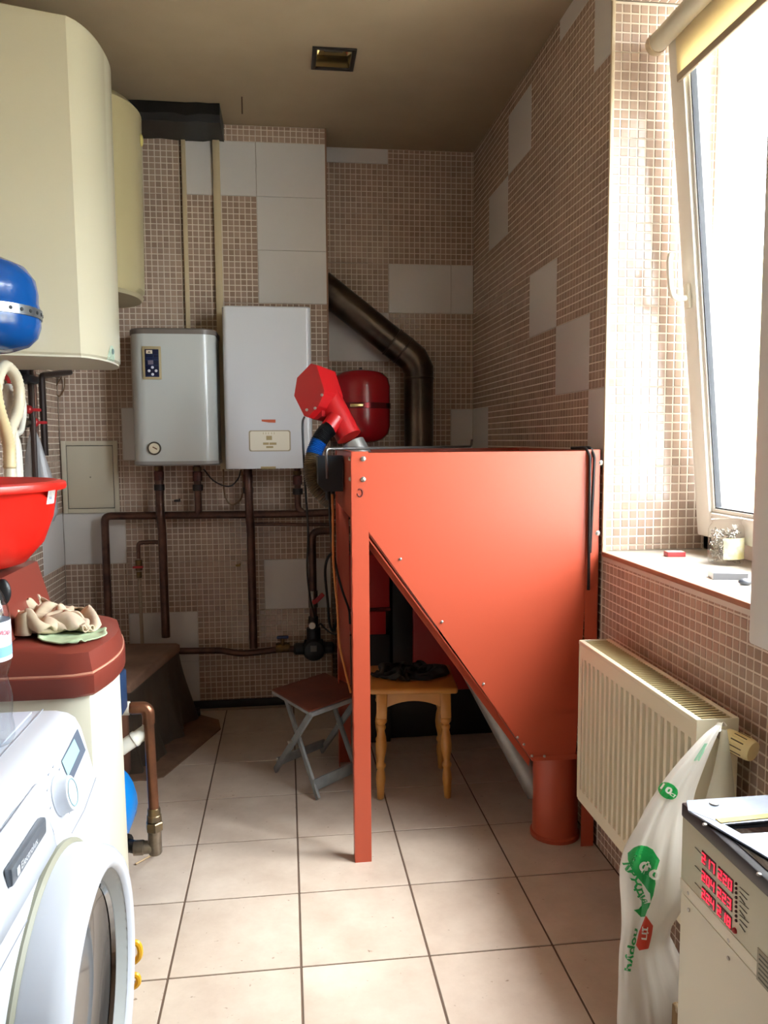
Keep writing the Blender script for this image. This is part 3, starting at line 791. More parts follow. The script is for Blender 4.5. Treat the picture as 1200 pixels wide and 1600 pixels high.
# ---- wall bits
hx0 = at(94, 690, 'Y', YB); hx1 = at(186.5, 801, 'Y', YB)
hatch = thing('access_hatch', 'cream metal access hatch in the corner beside the red basin', 'hatch', V((XL+hx1.x)/2, YB-.004, hx1.z))
M_HATCH = mat('hatch_cream', 'c8c1ad', .35)
hl, hr, hb, ht_ = XL+.006, hx1.x+.004, hx1.z, 1.347
mb = MB(); f = .022
mb.box(hl, hl+f, YB-.010, YB-.001, hb, ht_, .002); mb.box(hr-f, hr, YB-.010, YB-.001, hb, ht_, .002); mb.box(hl+f, hr-f, YB-.010, YB-.001, hb, hb+f, .002); mb.box(hl+f, hr-f, YB-.010, YB-.001, ht_-f, ht_, .002)
mb.build('frame', M_HATCH, hatch)
mb = MB(); mb.box(hl+f+.003, hr-f-.003, YB-.008, YB-.001, hb+f+.003, ht_-f-.003, .0015); dr = mb.build('door', M_HATCH, hatch)
mb = MB(); mb.lathe([(.004, 0), (.004, .0015)], V((hl+hr)/2, YB-.008, (hb+ht_)/2), V(0, -1, 0), 10); mb.build('latch', mat('latch_grey', '8a8474', .4), dr)
mb = MB(); mb.box(hl+f, hr-f, YB-.003, YB-.0005, hb+f, ht_-f); mb.build('gap', mat('hatch_gap', '2b2620', .8), hatch, smooth=False)
for px, py, wd, lab, col in ((372, 883, .022, 'small ochre plastic pipe clip on the tiles between the risers', '8a6a20'), (277, 782, .03, 'small dark pipe clip on the tiles below the silver-grey boiler', '2b2320')):
    c = at(px, py, 'Y', YB); mb = MB(); mb.box(c.x-wd/2, c.x+wd/2, YB-.008, YB-.0005, c.z-.006, c.z+.004, .002); mb.box(c.x+wd*.3, c.x+wd/2, YB-.014, YB-.0005, c.z-.004, c.z+.010, .002)
    tag(mb.build('pipe_clip', mat('clip_'+col, col, .5)), lab, 'clip', 'pipe clips')

def cable(name, pts, r, m, label, cat='cable', n=8, group=None):
    mb = MB(); mb.tube(spline(pts, n), r, 8); return tag(mb.build(name, m), label, cat, group)
M_CABLE_BROWN = mat('brown_cable', '6e5233', .5)
cable('boiler_cable', [A(318, 733, 3.83), A(335, 752, 3.83), A(358, 760, 3.83), A(372, 748, 3.85), A(376, 735, 3.87)], .0035, M_RUBBER, 'black cable sagging between the two boilers')
cable('boiler_cable', [A(349, 733, 3.87), A(350, 765, 3.87), A(356, 784, 3.87), A(366, 788, 3.87), A(377, 778, 3.87), A(380, 755, 3.87), A(377, 734, 3.87)], .0045, M_CABLE_BROWN, 'brown cable loop hanging under the white boiler')

# ---- red expansion vessel in the alcove
RY = 4.0
rc = V(.380, RY, 1.325); rv = thing('expansion_vessel', 'dark red expansion vessel standing in the alcove beside the flue', 'tank', rc)
M_REDTANK = mat('dark_red_enamel', '9a1620', .22)
R_ = .147
prof = [(.02, .0), (.07, .006), (.112, .022), (.138, .05), (R_, .09), (R_, .178)]
mb = MB(); mb.lathe(prof, rc, seg=40, cap1=False); mb.build('lower_shell', M_REDTANK, rv)
mb = MB(); mb.lathe([(R_, .195), (R_, .285), (.138, .325), (.112, .352), (.06, .366), (0, .369)], rc, seg=40, cap0=False); mb.build('upper_shell', M_REDTANK, rv)
mb = MB(); mb.lathe([(R_, .172), (R_+.004, .174), (R_+.004, .199), (R_, .201)], rc, seg=40, cap0=False, cap1=False); mb.build('clamp_band', mat('band_red_metal', '7c2026', .25, metal=.6), rv)
mb = MB(); mb.obox(rc+V(-.035, -R_-.0005, .186), Matrix.Identity(3), (.065, .012, .016), .003); mb.build('band_plate', mat('band_gold', 'c9b27a', .25, metal=.9), rv)
mb = MB(); mb.lathe([(.008, .366), (.008, .38)], rc, seg=10); mb.build('air_valve', M_BLACK, rv)
mb = MB(); mb.lathe([(.012, 0), (.012, -.30)], rc, seg=10); mb.build('stub_pipe', M_COPPER, rv)

# ---- flue pipe
M_FLUE = mat('blued_steel', '655a4e', .3, metal=.9, var='3b342f', scale=5)
fl_ = thing('flue_pipe', 'dark steel flue pipe bending from the alcove floor into the chimney breast', 'pipe', V(.681, 4.03, 1.1))
FR = .0755; FY_ = 4.035
K = [V(.681, FY_, 1.16), V(.681, FY_, 1.655), V(.667, FY_, 1.715), V(.622, FY_, 1.775), V(.545, FY_, 1.836), V(.19, FY_, 2.118)]
mb = MB(); mb.tube([K[0], K[1]], FR, 28); mb.build('lower_pipe', M_FLUE, fl_)
mb = MB(); mb.tube([K[1], V(.681, FY_, 1.700), V(.652, FY_, 1.757), V(.600, FY_, 1.797), V(.545, FY_, 1.838)], FR+.0012, 28); mb.build('elbow', M_FLUE, fl_, ang=14)
mb = MB(); mb.tube([V(.545, FY_, 1.838), V(.185, FY_, 2.118)], FR-.001, 28); mb.build('upper_pipe', M_FLUE, fl_)
for c, d in ((K[1], V(0, 0, 1)), (V(.545, FY_, 1.838), V(-.36, 0, .28)), (V(.600, FY_, 1.797), V(-.36, 0, .28))):
    d.normalize(); mb = MB(); mb.lathe([(FR, -.006), (FR+.004, -.003), (FR+.004, .003), (FR, .006)], c, d, 28, cap0=False, cap1=False); mb.build('joint_ring', M_FLUE, fl_)
# ================================================================== pellet hopper and what stands around it
M_RED = mat('orange_red_powder_coat', 'b04a31', .40, spec=.55, bump=.03, bscale=200)
M_RED2 = mat('red_powder_coat', 'a61217', .36)
HY, HYB = 2.394, 3.19           # front and back of the hopper
HX0, HX1 = .195, .985
HT = 1.306
hop = thing('pellet_hopper', 'large orange-red steel pellet hopper on legs with slanted side', 'hopper', V(.59, 2.8, 0))
T_ = .003
# front panel (polygon in X-Z), set just behind the legs
def FPt(x, z, y=HY+.004): return V(x, y, z)
mb = MB(); mb.prism([FPt(.215, HT), FPt(.948, HT), FPt(.952, 1.0), FPt(.921, .30), FPt(.777, .304), FPt(.245, 1.065), FPt(.215, 1.10)], V(0, T_, 0)); mb.build('front_panel', M_RED, hop, smooth=False)
# right panel and rounded fold to the front
mb = MB(); mb.loft([[V(.945, HY+.004, HT), V(.953, HY+.010, HT), V(.957, HY+.03, HT), V(.957, HYB-.01, HT)], [V(.945, HY+.004, .95), V(.953, HY+.010, .95), V(.957, HY+.03, .95), V(.957, HYB-.01, .95)], [V(.918, HY+.004, .30), V(.922, HY+.010, .30), V(.924, HY+.03, .30), V(.924, HY+.22, .30)]], closed=False); mb.build('right_panel', M_RED, hop, ang=60)
# left upper panel, slanted left panel, back panels
mb = MB(); mb.box(HX0+.004, HX0+.008, HY+.01, HYB-.01, 1.095, HT); mb.build('left_panel', M_RED, hop, smooth=False)
mb = MB(); mb.prism([V(HX0+.006, HY+.008, 1.10), V(.777, HY+.008, .302), V(.777, HY+.20, .302), V(HX0+.006, HYB-.01, 1.10)], V(.003, 0, .002)); mb.build('slanted_panel', M_RED, hop, smooth=False)
mb = MB(); mb.prism([V(.232, HY+.03, 1.075), V(.776, HY+.03, .296), V(.772, HY+.03, .272), V(.222, HY+.03, 1.045)], V(0, .004, 0)); mb.build('slanted_flange', M_RED, hop, smooth=False)
mb = MB(); mb.prism([V(HX0+.006, HYB-.01, HT), V(.957, HYB-.01, HT), V(.957, HYB-.01, .95), V(.957, HYB-.01, .95), V(.22, HYB-.01, 1.10)][:3]+[V(.957, HYB-.01, .95), V(.22, HYB-.01, 1.10)], V(0, T_, 0)) if False else mb.prism([V(HX0+.006, HYB-.01, HT), V(.957, HYB-.01, HT), V(.957, HYB-.01, .95), V(.22, HYB-.01, 1.10)], V(0, T_, 0)); mb.build('back_panel', M_RED, hop, smooth=False)
mb = MB(); mb.poly([V(.22, HYB-.01, 1.10), V(.957, HYB-.01, .95), V(.924, HY+.21, .30)]); mb.poly([V(.22, HYB-.01, 1.10), V(.924, HY+.21, .30), V(.777, HY+.20, .302)]); mb.build('rear_slope', M_RED, hop, smooth=False)
# top lips
mb = MB(); mb.box(.215, .95, HY+.004, HY+.022, HT-.003, HT); mb.box(HX0+.004, HX0+.02, HY+.004, HYB, HT-.003, HT); mb.box(.943, .957, HY+.01, HYB, HT-.003, HT); mb.box(.2, .957, HYB-.025, HYB-.008, HT-.003, HT); mb.build('top_rim', M_RED, hop, smooth=False)
# legs: angle profiles
def leg(x, y, sx, sy, wx=.053, wy=.05):
    mb = MB(); t = .003
    xa, xb = sorted((x, x+sx*wx)); mb.box(xa, xb, min(y, y+sy*t), max(y, y+sy*t), 0, HT+.001)
    ya, yb = sorted((y, y+sy*wy)); mb.box(min(x, x+sx*t), max(x, x+sx*t), ya, yb, 0, HT+.001)
    return mb.build('leg', M_RED, hop, smooth=False)
leg(HX0, HY, 1, 1); leg(HX1, HY, -1, 1, .042); leg(HX0, HYB, 1, -1); leg(HX1, HYB, -1, -1, .04)
# outlet cylinder
oc = V(.887, 2.492, 0)
mb = MB(); mb.lathe([(.083, 0), (.083, .012), (.076, .016), (.0755, .30), (.0755, .305)], oc, seg=36); mb.build('outlet_tube', M_RED, hop)
mb = MB(); mb.prism([V(.775, HY+.003, .300), V(.925, HY+.003, .298), V(.925, HY+.003, .315), V(.772, HY+.003, .315)], V(0, .17, 0)); mb.build('outlet_collar', M_RED, hop, smooth=False)
# bolts
def bolt(c, d=V(0, -1, 0), r=.006):
    mb = MB(); mb.lathe([(r*1.35, 0), (r*1.35, .0015), (r, .002), (r*.95, .005), (r*.6, .0062)], c, d, 12); return mb.build('bolt', M_STEEL, hop)
for x, y in ((567.5, 717), (567.5, 749)): bolt(at(x, y, 'Y', HY))
for x, y in ((939, 723), (934, 833)): bolt(at(x, y, 'Y', HY))
for x, y in ((545, 717), (545.5, 749)): bolt(V(HX0, HY+.025, at(x, y, 'Y', HY).z), V(-1, 0, 0))
for x, y in ((625.5, 873.5), (690.5, 971.5), (755.5, 1068.5), (808.5, 1152), (818.5, 1163), (831, 1181), (850.5, 1181.5)): bolt(at(x, y, 'Y', HY+.004), V(0, -1, 0), .0035)
# keyhole slot near the top of the front leg
mb = MB(); c = at(562.5, 770, 'Y', HY-.0006)
mb.tube([c+V(.008*cos(a), 0, .012*sin(a)) for a in [pi*.75-pi*1.7*k/10 for k in range(11)]], .0022, 6); mb.build('slot', mat('slot_dark', '5e1a12', .7), hop)

# ---- auger feeder: inclined tube, red head, motor box, ribbed hose
ag = thing('pellet_auger', 'bright red pellet auger head with ribbed hose rising out of the hopper', 'auger', V(.3, 2.95, 1.3))
B0 = V(.845, 2.53, .13); B1 = at(551, 693, 'Y', 2.95)
ax = (B1-B0).normalized()
M_GALV = mat('galvanised_tube', '8f8d8a', .4, metal=.6, var='777572', scale=12)
mb = MB(); mb.tube([B0, B1+ax*.0], .046, 24); mb.build('auger_tube', M_GALV, ag)
H1 = B1+ax*.028; H2 = B1+ax*.285
mb = MB(); mb.tube([H1, H2], .0485, 24); mb.build('head_tube', M_RED2, ag)
nrm = V(-.58, -.80, .12).normalized()
O0 = at(490, 612, 'Y', 2.93)
def onpl(px, py, off=0.0):
    d = RIGHT*((px-600)/FPX)+DOWN*((py-800)/FPX)+FWD
    t = (O0-nrm*off-CAM).dot(nrm)/d.dot(nrm); return CAM+d*t
face = [onpl(440+x/6, 560+y/6) for x, y in ((275, 48), (145, 182), (118, 350), (212, 540), (245, 552), (345, 445), (395, 335), (400, 300), (325, 60))]
mb = MB(); mb.prism(face, -nrm*.13); mbx = mb.build('motor_housing', M_RED2, ag, smooth=False)
side = [onpl(440+x/6, 560+y/6, .0) for x, y in ((325, 60), (400, 300), (395, 335))]
gear = [onpl(440+x/6, 560+y/6, .04) for x, y in ((240, 545), (290, 570), (330, 572), (378, 540), (378, 440), (340, 440))]
mb = MB(); mb.prism(gear, -nrm*.07); mb.build('gear_box', mat('dark_red_paint', '8d1418', .4), ag, smooth=False)
for x, y in ((380, 343), (237, 483), (315, 468)):
    c = onpl(440+x/6, 560+y/6); mb = MB(); mb.lathe([(.006, 0), (.005, .004), (.002, .005)], c, nrm, 10); mb.build('screw', M_STEEL, ag)
# branch stub and hose
hpth = spline([at(517, 668, 'Y', 2.93), at(507, 677, 'Y', 2.92), at(497, 693, 'Y', 2.91), at(490, 712, 'Y', 2.90), at(487.5, 733, 'Y', 2.89), at(491, 755, 'Y', 2.88), at(503, 772, 'Y', 2.87), at(516, 782, 'Y', 2.88)], 16)
mb = MB(); mb.tube([at(526, 652, 'Y', 2.95), at(512, 671, 'Y', 2.935)], .031, 18); mb.build('branch_stub', M_RED2, ag)
def hose(i0, i1, m, nm):
    pts = hpth[i0:i1+1]; rad = [.0315 if k % 2 else .0275 for k in range(len(pts))]
    mb = MB(); mb.tube(pts, .03, 16, radii=rad); return mb.build(nm, m, ag, ang=80)
n_ = len(hpth)-1
hose(2, int(n_*.26), M_BLACK, 'hose_cuff'); hose(int(n_*.26), int(n_*.42), mat('blue_hose_cuff', '0f4f9a', .3), 'hose_cuff')
hose(int(n_*.42), n_, mat('smoky_hose', '6c5a41', .3, var='4d4130', scale=30), 'ribbed_hose')

# ---- control box on the hopper's side
bxp = [at(x, y, 'Y', 2.70) for x, y in ((502, 713), (524, 712), (524, 768), (512, 768), (503, 758))]
mb = MB(); mb.prism([V(p.x-.012 if k in (0, 4, 3) else HX0-.003, p.y, p.z) for k, p in enumerate(bxp)], V(0, .14, 0))
cb = thing('control_box', 'dark plastic control box hung on the side of the hopper', 'control box', V(.15, 2.77, 1.17))
mb.build('case', mat('dark_grey_plastic', '1c2226', .4), cb, smooth=False)
for dx in (.0, .018):
    mb = MB(); c = at(512+dx*400, 768, 'Y', 2.76); mb.lathe([(.009, 0), (.009, -.022), (.006, -.03)], c, seg=10); mb.build('cable_gland', M_BLACK, cb)

# ---- pokers
M_IRON = mat('dark_iron', '22201f', .45, metal=.6)
mb = MB(); mb.tube(rpath([at(511.5, 748, 'Y', 2.66), at(510, 718, 'Y', 2.66), V(at(510, 702, 'Y', 2.66).x, 2.66, HT+.007), V(.55, 2.95, HT+.007), V(.74, 3.12, HT+.007), V(.745, 3.125, HT+.035)], .012), .0048, 8)
tag(mb.build('poker', mat('bright_iron', '5b5856', .35, metal=.7)), 'thin iron poker lying across the top of the hopper', 'poker')
for k, (x, lab, z0) in enumerate(((.948, 'dark iron poker hooked over the hopper edge, the longer one', .86), (.963, 'dark iron poker hooked over the hopper edge nearest the window', .98))):
    mb = MB(); mb.tube(rpath([V(x-.04+k*.01, HY+.05, HT+.006), V(x-.006, HY+.01, HT+.008), V(x, HY-.008-.002*k, HT-.02), V(x+.003-.012*k, HY-.008, z0)], .012), .0048, 8)
    tag(mb.build('poker', M_IRON), lab, 'poker', 'pokers on the hopper edge')

# ---- cables from the auger and the control box
M_ORANGE = mat('orange_cable', 'b06a30', .5)
cable('power_cable', [onpl(475.5, 652), at(473, 662, 'Y', 2.9), at(474, 700, 'Y', 2.9), at(477, 760, 'Y', 2.92), at(481.5, 830, 'Y', 2.95), at(480, 890, 'Y', 3.0), at(485, 935, 'Y', 3.2), at(492, 965, 'Y', 3.5)], .0042, M_RUBBER, 'black power cable dropping from the red auger head')
cable('control_cable', [at(519, 772, 'Y', 2.75), at(520, 810, 'Y', 2.75), at(521, 880, 'Y', 2.76), at(527, 950, 'Y', 2.78), at(530, 1005, 'Y', 2.8), at(540, 1050, 'Y', 2.85), at(548, 1082, 'Y', 2.9)], .0042, M_ORANGE, 'orange cable hanging from the dark control box')
cable('control_cable', [at(514, 772, 'Y', 2.77), at(517, 830, 'Y', 2.8), at(524, 880, 'Y', 2.85), at(534, 920, 'Y', 2.95), at(545, 952, 'Y', 3.05), at(547, 975, 'Y', 3.05)], .0045, M_RUBBER, 'black cable running from the control box behind the hopper leg')
cable('sensor_cable', [at(521, 862, 'Y', 3.6), at(512, 872, 'Y', 3.62), at(508, 895, 'Y', 3.64), at(512, 940, 'Y', 3.66), at(515, 975, 'Y', 3.68), at(521, 985, 'Y', 3.68), at(527, 968, 'Y', 3.66)], .0062, M_RUBBER, 'thick black cable bowed beside the red valve pipe')
cable('sensor_cable', [at(493, 985, 'Y', 3.80), at(500, 975, 'Y', 3.76), at(508, 982, 'Y', 3.7), at(519, 990, 'Y', 3.65), at(535, 992, 'Y', 3.58), V(.30, 3.50, .46)], .004, M_RUBBER, 'thin black cable leaving the circulation pump')

# ---- solid-fuel boiler in the alcove behind the hopper
BYF = 3.40
M_BOILER_RED = mat('boiler_red', '9e2224', .4)
sb = thing('pellet_boiler', 'dark red pellet boiler with black base behind the wooden stool', 'boiler', V(.72, 3.7, 0))
mb = MB(); mb.box(.545, .965, BYF, 4.13, .215, 1.16, .01); mb.build('body', M_BOILER_RED, sb)
mb = MB(); mb.box(.44, .965, BYF+.02, 4.13, .0, .215, .006); mb.build('base', mat('boiler_black', '101113', .6), sb)
mb = MB(); mb.box(.455, .547, BYF+.01, 4.10, .215, 1.10, .004); mb.build('side_plate', mat('boiler_black2', '121318', .5), sb)
mb = MB(); mb.box(.54, .88, 3.62, 4.12, 1.16, 1.20, .01); mb.build('top_plate', M_BOILER_RED, sb)
# pellet burner on its side
bu = thing('pellet_burner', 'dark red box-shaped pellet burner on the boiler side behind the leg', 'burner', V(.35, 3.4, .47))
a = at(552, 868, 'Y', 3.33); b = at(609, 949, 'Y', 3.33)
mb = MB(); mb.box(a.x-.03, b.x, 3.33, 3.62, b.z, a.z, .004); mb.build('housing', M_BOILER_RED, bu)
a = at(556, 957, 'Y', 3.34); b = at(603, 991, 'Y', 3.34)
mb = MB(); mb.box(a.x-.02, b.x, 3.34, 3.58, b.z, a.z, .003); mb.build('fan_box', mat('burner_red', 'a82026', .35), bu)
mb = MB(); mb.box(.26, .44, 3.36, 3.60, a.z-.002, at(600, 950, 'Y', 3.36).z, .002); mb.build('neck', mat('burner_dark_red', '5e1a1c', .5), bu)
a = at(545, 845, 'Y', 3.5); mb = MB(); mb.box(.26, .36, 3.45, 3.6, .82, .88, .004); mb.build('inlet', M_BLACK, bu)
mb = MB(); mb.box(.28, .44, 3.38, 3.58, .0, .49, .004); mb.build('stand', mat('burner_stand', '14171b', .6), bu)

# ---- wooden stool with turned legs
M_PINE = mat('varnished_pine', 'c98f45', .32, var='b57c38', scale=5, coat=.3)
def pine_legs(): pass
ws = thing('wooden_stool', 'varnished pine stool with turned legs under the hopper', 'stool', V(.46, 2.93, 0))
ang_s = radians(-6); Rz = Matrix.Rotation(ang_s, 3, 'Z'); sc0 = V(.468, 2.95, 0)
def SP(x, y, z): return sc0+Rz @ V(x, y, z)
mb = MB(); mb.obox(SP(0, 0, .418), Rz, (.325, .31, .024), .009, 3); mb.build('seat', M_PINE, ws)
for sy in (-1, 1):
    pts = []; hw, y_, zt, zb = .108, sy*.122, .406, .345
    for k in range(11): t = -1+2*k/10; pts.append(SP(hw*t, y_, .372-(.028*t*t)))
    poly = [SP(-hw, y_, zt), SP(hw, y_, zt)]+list(reversed(pts)); mb = MB(); mb.prism(poly, Rz @ V(0, .018, 0)); mb.build('apron', M_PINE, ws)
for sx in (-1, 1):
    mb = MB(); mb.obox(SP(sx*.12, 0, .378), Rz, (.018, .20, .055), .002); mb.build('apron', M_PINE, ws)
for sx in (-1, 1):
    for sy in (-1, 1):
        top = SP(sx*.118, sy*.112, .406); bot = SP(sx*.126, sy*.135, 0); d = (top-bot).normalized(); L = (top-bot).length
        mb = MB(); mb.beam(bot+d*(L*.755), top, .04, .04, up=Rz @ V(0, 1, 0), bev=.004)
        P_ = [(.009, 0), (.0135, .004), (.0145, .03), (.0155, .05), (.0185, .075), (.0165, .10), (.013, .115), (.0185, .125), (.0185, .132), (.0125, .14), (.014, .155), (.0195, .18), (.0215, .205), (.018, .235), (.0125, .258), (.0165, .268), (.0165, .275), (.012, .281), (.02, .29), (.0215, .298), (.018, .308), (.0125, .313), (.0125, .32)]
        mb.lathe([(r, h*L*.765/.31) for r, h in P_], bot, d, 16); mb.build('leg', M_PINE, ws, ang=50)
# dark rag on the stool
import numpy as np
def rag(name, c, wx, wy, h, m, seed, label, n=34, rot=0.0, squeeze=.58, zf=None, iters=170, zs=1.0):
    """Cloth sheet squeezed into folds and left to settle on its support (position-based springs)."""
    rs = np.random.RandomState(seed); N = n+1
    gx, gy = np.meshgrid(np.linspace(-1, 1, N), np.linspace(-1, 1, N), indexing='ij')
    rest = np.stack([gx*wx/squeeze, gy*wy/squeeze], -1)
    X = np.zeros((N, N, 3)); X[..., 0] = gx*wx; X[..., 1] = gy*wy
    for _ in range(14):
        k = rs.normal(size=2)*4.5; ph = rs.uniform(0, 6.28); amp = h*.22*rs.uniform(.4, 1)
        X[..., 2] += amp*np.sin(k[0]*gx+k[1]*gy+ph)
        X[..., 0] += wx*.05*np.sin(k[1]*gx-k[0]*gy+ph*2); X[..., 1] += wy*.05*np.cos(k[0]*gy+k[1]*gx+ph*3)
    X[..., 2] += h*.8*(1.2-gx**2-gy**2); X[..., 2] -= X[..., 2].min()-.002
    cons = []
    for di, dj, st in ((1, 0, 1), (0, 1, 1), (1, 1, .6), (1, -1, .6), (2, 0, .10), (0, 2, .10)):
        i0, i1 = 0, N-di; ja = max(0, -dj); jb = N-max(0, dj)
        A_ = (slice(0, i1), slice(ja, jb)); B_ = (slice(di, N), slice(ja+dj, jb+dj))
        L = np.linalg.norm(rest[B_]-rest[A_], axis=-1); cons.append((A_, B_, L, st))
    P0 = X.copy()
    for it in range(iters):
        vel = (X-P0)*.90; P0 = X.copy(); X = X+vel; X[..., 2] -= 9.8*.00002
        for _ in range(5):
            for A_, B_, L, st in cons:
                d = X[B_]-X[A_]; l = np.linalg.norm(d, axis=-1)+1e-9
                q = (d*((l-L)/l*.5*st*.55)[..., None]); X[A_] += q; X[B_] -= q
            low = X[..., 2] < .002; X[..., 2][low] = .002
            X[..., 0][low] = P0[..., 0][low]*.7+X[..., 0][low]*.3; X[..., 1][low] = P0[..., 1][low]*.7+X[..., 1][low]*.3
        ex = 1.04+.0*it; rr_ = np.sqrt((X[..., 0]/wx)**2+(X[..., 1]/wy)**2)/1.15; kk = np.where(rr_ > 1, 1/np.maximum(rr_, 1e-6), 1.0); X[..., 0] *= 1+(kk-1)*.5; X[..., 1] *= 1+(kk-1)*.5
        top_ = X[..., 2] > h; X[..., 2][top_] -= (X[..., 2][top_]-h)*.2
    mb = MB(); Rr = Matrix.Rotation(rot, 3, 'Z'); G = []
    for i in range(N):
        row = []
        for j in range(N):
            pt = Vector(c)+Rr @ V(float(X[i, j, 0]), float(X[i, j, 1]), float(X[i, j, 2])*zs)
            if zf: pt.z += zf(pt.x)
            row.append(mb.bm.verts.new(pt))
        G.append(row)
    for i in range(n):
        for j in range(n): mb.bm.faces.new((G[i][j], G[i+1][j], G[i+1][j+1], G[i][j+1]))
    bmesh.ops.smooth_vert(mb.bm, verts=list(mb.bm.verts), factor=.3, use_axis_x=True, use_axis_y=True, use_axis_z=True)
    o = mb.build(name, m, ang=80)
    md = o.modifiers.new('smooth', 'SUBSURF'); md.levels = 1; md.render_levels = 1
    md = o.modifiers.new('thickness', 'SOLIDIFY'); md.thickness = .0025; md.offset = 0
    return tag(o, label, 'rag')
rag('dark_rag', SP(-.005, .02, .431), .135, .095, .06, mat('dark_cloth', '2b2d2a', .9, var='17191b', scale=14), 5, 'crumpled dark rag on the wooden stool')
mb = MB()

# ---- small folding stool
M_GREYWOOD = mat('grey_painted_wood', '8a8f90', .55, var='767b7c', scale=18)
M_BROWNTOP = mat('brown_seat_board', '6b3524', .5, var='55291d', scale=7)
fs = thing('folding_stool', 'small folding stool with brown seat and grey crossed legs', 'stool', V(.1, 3.05, 0))
zt = .35; FA = V(-.073, 3.104, zt); FB = V(.067, 2.828, zt); FC = V(.148, 3.300, zt); FD = FB+FC-FA
mb = MB(); mb.prism([FA+V(0, 0, -.003), FB+V(0, 0, -.003), FD+V(0, 0, -.003), FC+V(0, 0, -.003)], V(0, 0, .006)); mb.build('seat', M_BROWNTOP, fs, smooth=False)
e1 = (FB-FA); e2 = (FC-FA)
def F2(s, t, z): return V(FA.x, FA.y, 0)+V(e1.x, e1.y, 0)*s+V(e2.x, e2.y, 0)*t+V(0, 0, z)
for t in (.02, .98):
    mb = MB(); mb.beam(F2(0, t, zt-.009), F2(1, t, zt-.009), .014, .012, bev=.002); mb.build('seat_rail', M_GREYWOOD, fs)
for s in (.03, .97):
    mb = MB(); mb.beam(F2(s, .03, zt-.016), F2(s, .97, zt-.016), .018, .018, bev=.002); mb.build('seat_rail', M_GREYWOOD, fs)
upv = V(e2.x, e2.y, 0).normalized()
for t, o_ in ((.06, 0), (.94, 0)):
    mb = MB(); mb.beam(F2(.96, t, zt-.015), F2(-.05, t, .006), .012, .026, up=V(e1.x, e1.y, 0), bev=.003); mb.build('leg', M_GREYWOOD, fs)
for t in (.12, .88):
    mb = MB(); mb.beam(F2(.18, t, zt-.015), F2(1.02, t, .006), .012, .026, up=V(e1.x, e1.y, 0), bev=.003); mb.build('leg', M_GREYWOOD, fs)
mb = MB(); mb.obox((F2(.93, .12, .05)+F2(.93, .88, .05))/2, Matrix((V(e2.x, e2.y, 0).normalized(), V(0, 0, 1).cross(V(e2.x, e2.y, 0).normalized()), V(0, 0, 1))).transposed(), (e2.length*.80, .010, .045), .002); mb.build('front_stretcher', M_GREYWOOD, fs)
mb = MB(); mb.obox((F2(.02, .06, .05)+F2(.02, .94, .05))/2, Matrix((V(e2.x, e2.y, 0).normalized(), V(0, 0, 1).cross(V(e2.x, e2.y, 0).normalized()), V(0, 0, 1))).transposed(), (e2.length*.90, .010, .035), .002); mb.build('rear_stretcher', M_GREYWOOD, fs)
for t in (.05, .95):
    mb = MB(); mb.lathe([(.006, -.02), (.006, .02)], F2(.47, t, zt*.52), upv, 10); mb.build('pivot_bolt', M_STEEL, fs)

# ---- covered box and cardboard in the corner
M_BROWNCLOTH = mat('brown_cover', '8a6d5b', .75, var='725846', scale=5, bump=.2, bscale=30)
M_DARKFILM = mat('dark_cover', '51463b', .5, var='3d342b', scale=6, bump=.3, bscale=18)
cv = thing('covered_box', 'box under brown and dark covers in the back corner by the pipes', 'box', V(-.8, 3.5, 0))
top = [V(-.515, 3.74, .385), V(-.625, 3.13, .385), V(-1.03, 3.13, .385), V(-1.03, 3.80, .385)]
mb = MB(); r_in = [p.lerp(V(-.8, 3.45, .385), .05)+V(0, 0, .012) for p in top]
mb.loft([[p+V(0, 0, -.03) for p in top], top, r_in]); mb.build('lid_cover', M_BROWNCLOTH, cv, ang=50)
def skirt(k):
    f_ = .0 if k < .01 else 1
    z = .37*(1-k)
    return z
NS = 26; rings = []
cor_t = [V(-.52, 3.735, .36), V(-.63, 3.135, .36)]; cor_b = [V(-.462, 3.79, .0), V(-.60, 3.165, .0)]
rnd = random.Random(9)
for q in range(10):
    k = q/9; row = [V(-.95, 3.80, .36*(1-k)+.001)]
    for j in range(NS+1):
        t = j/NS; a_ = cor_t[0].lerp(cor_t[1], t); b_ = cor_b[0].lerp(cor_b[1], t); p = a_.lerp(b_, k**1.3)
        p = p+V(.022*k*sin(t*17+k*2)+.01*k*sin(t*41), .012*k*sin(t*13+1), 0); p.z = .36*(1-k)+.001; row.append(p)
    row.append(V(-.95, 3.15, .36*(1-k)+.001)); rings.append(row)
mb = MB(); mb.loft(rings, closed=False); mb.build('side_cover', M_DARKFILM, cv, ang=70)
mb = MB(); mb.lathe([(.006, -.012), (.022, -.010), (.022, .010), (.006, .012)], V(-.452, 3.83, .023), V(1, .3, 0), 14); mb.build('caster', M_BLACK, cv)
mb = MB(); mb.box(-1.03, -.64, 3.12, 3.16, .03, .37, .004); mb.build('front_board', mat('board_brown', '7a5340', .7, var='6a4636', scale=8), cv)
mb = MB(); n = 14; up = []; rnd = random.Random(4)
edge = [V(-.72, 3.10, 0), V(-.60, 3.115, 0), V(-.565, 3.11, 0), V(-.51, 3.135, 0), V(-.42, 3.38, 0), V(-.326, 3.64, 0), V(-.345, 3.76, 0), V(-.46, 3.86, 0), V(-.72, 3.86, 0)]
mb.prism([p+V(0, 0, .001) for p in edge], V(0, 0, .005)); tag(mb.build('cardboard_sheet', mat('dirty_cardboard', '80634e', .9, var='644c3c', scale=6), smooth=False), 'flattened dirty cardboard sheet on the floor by the covered box', 'cardboard')
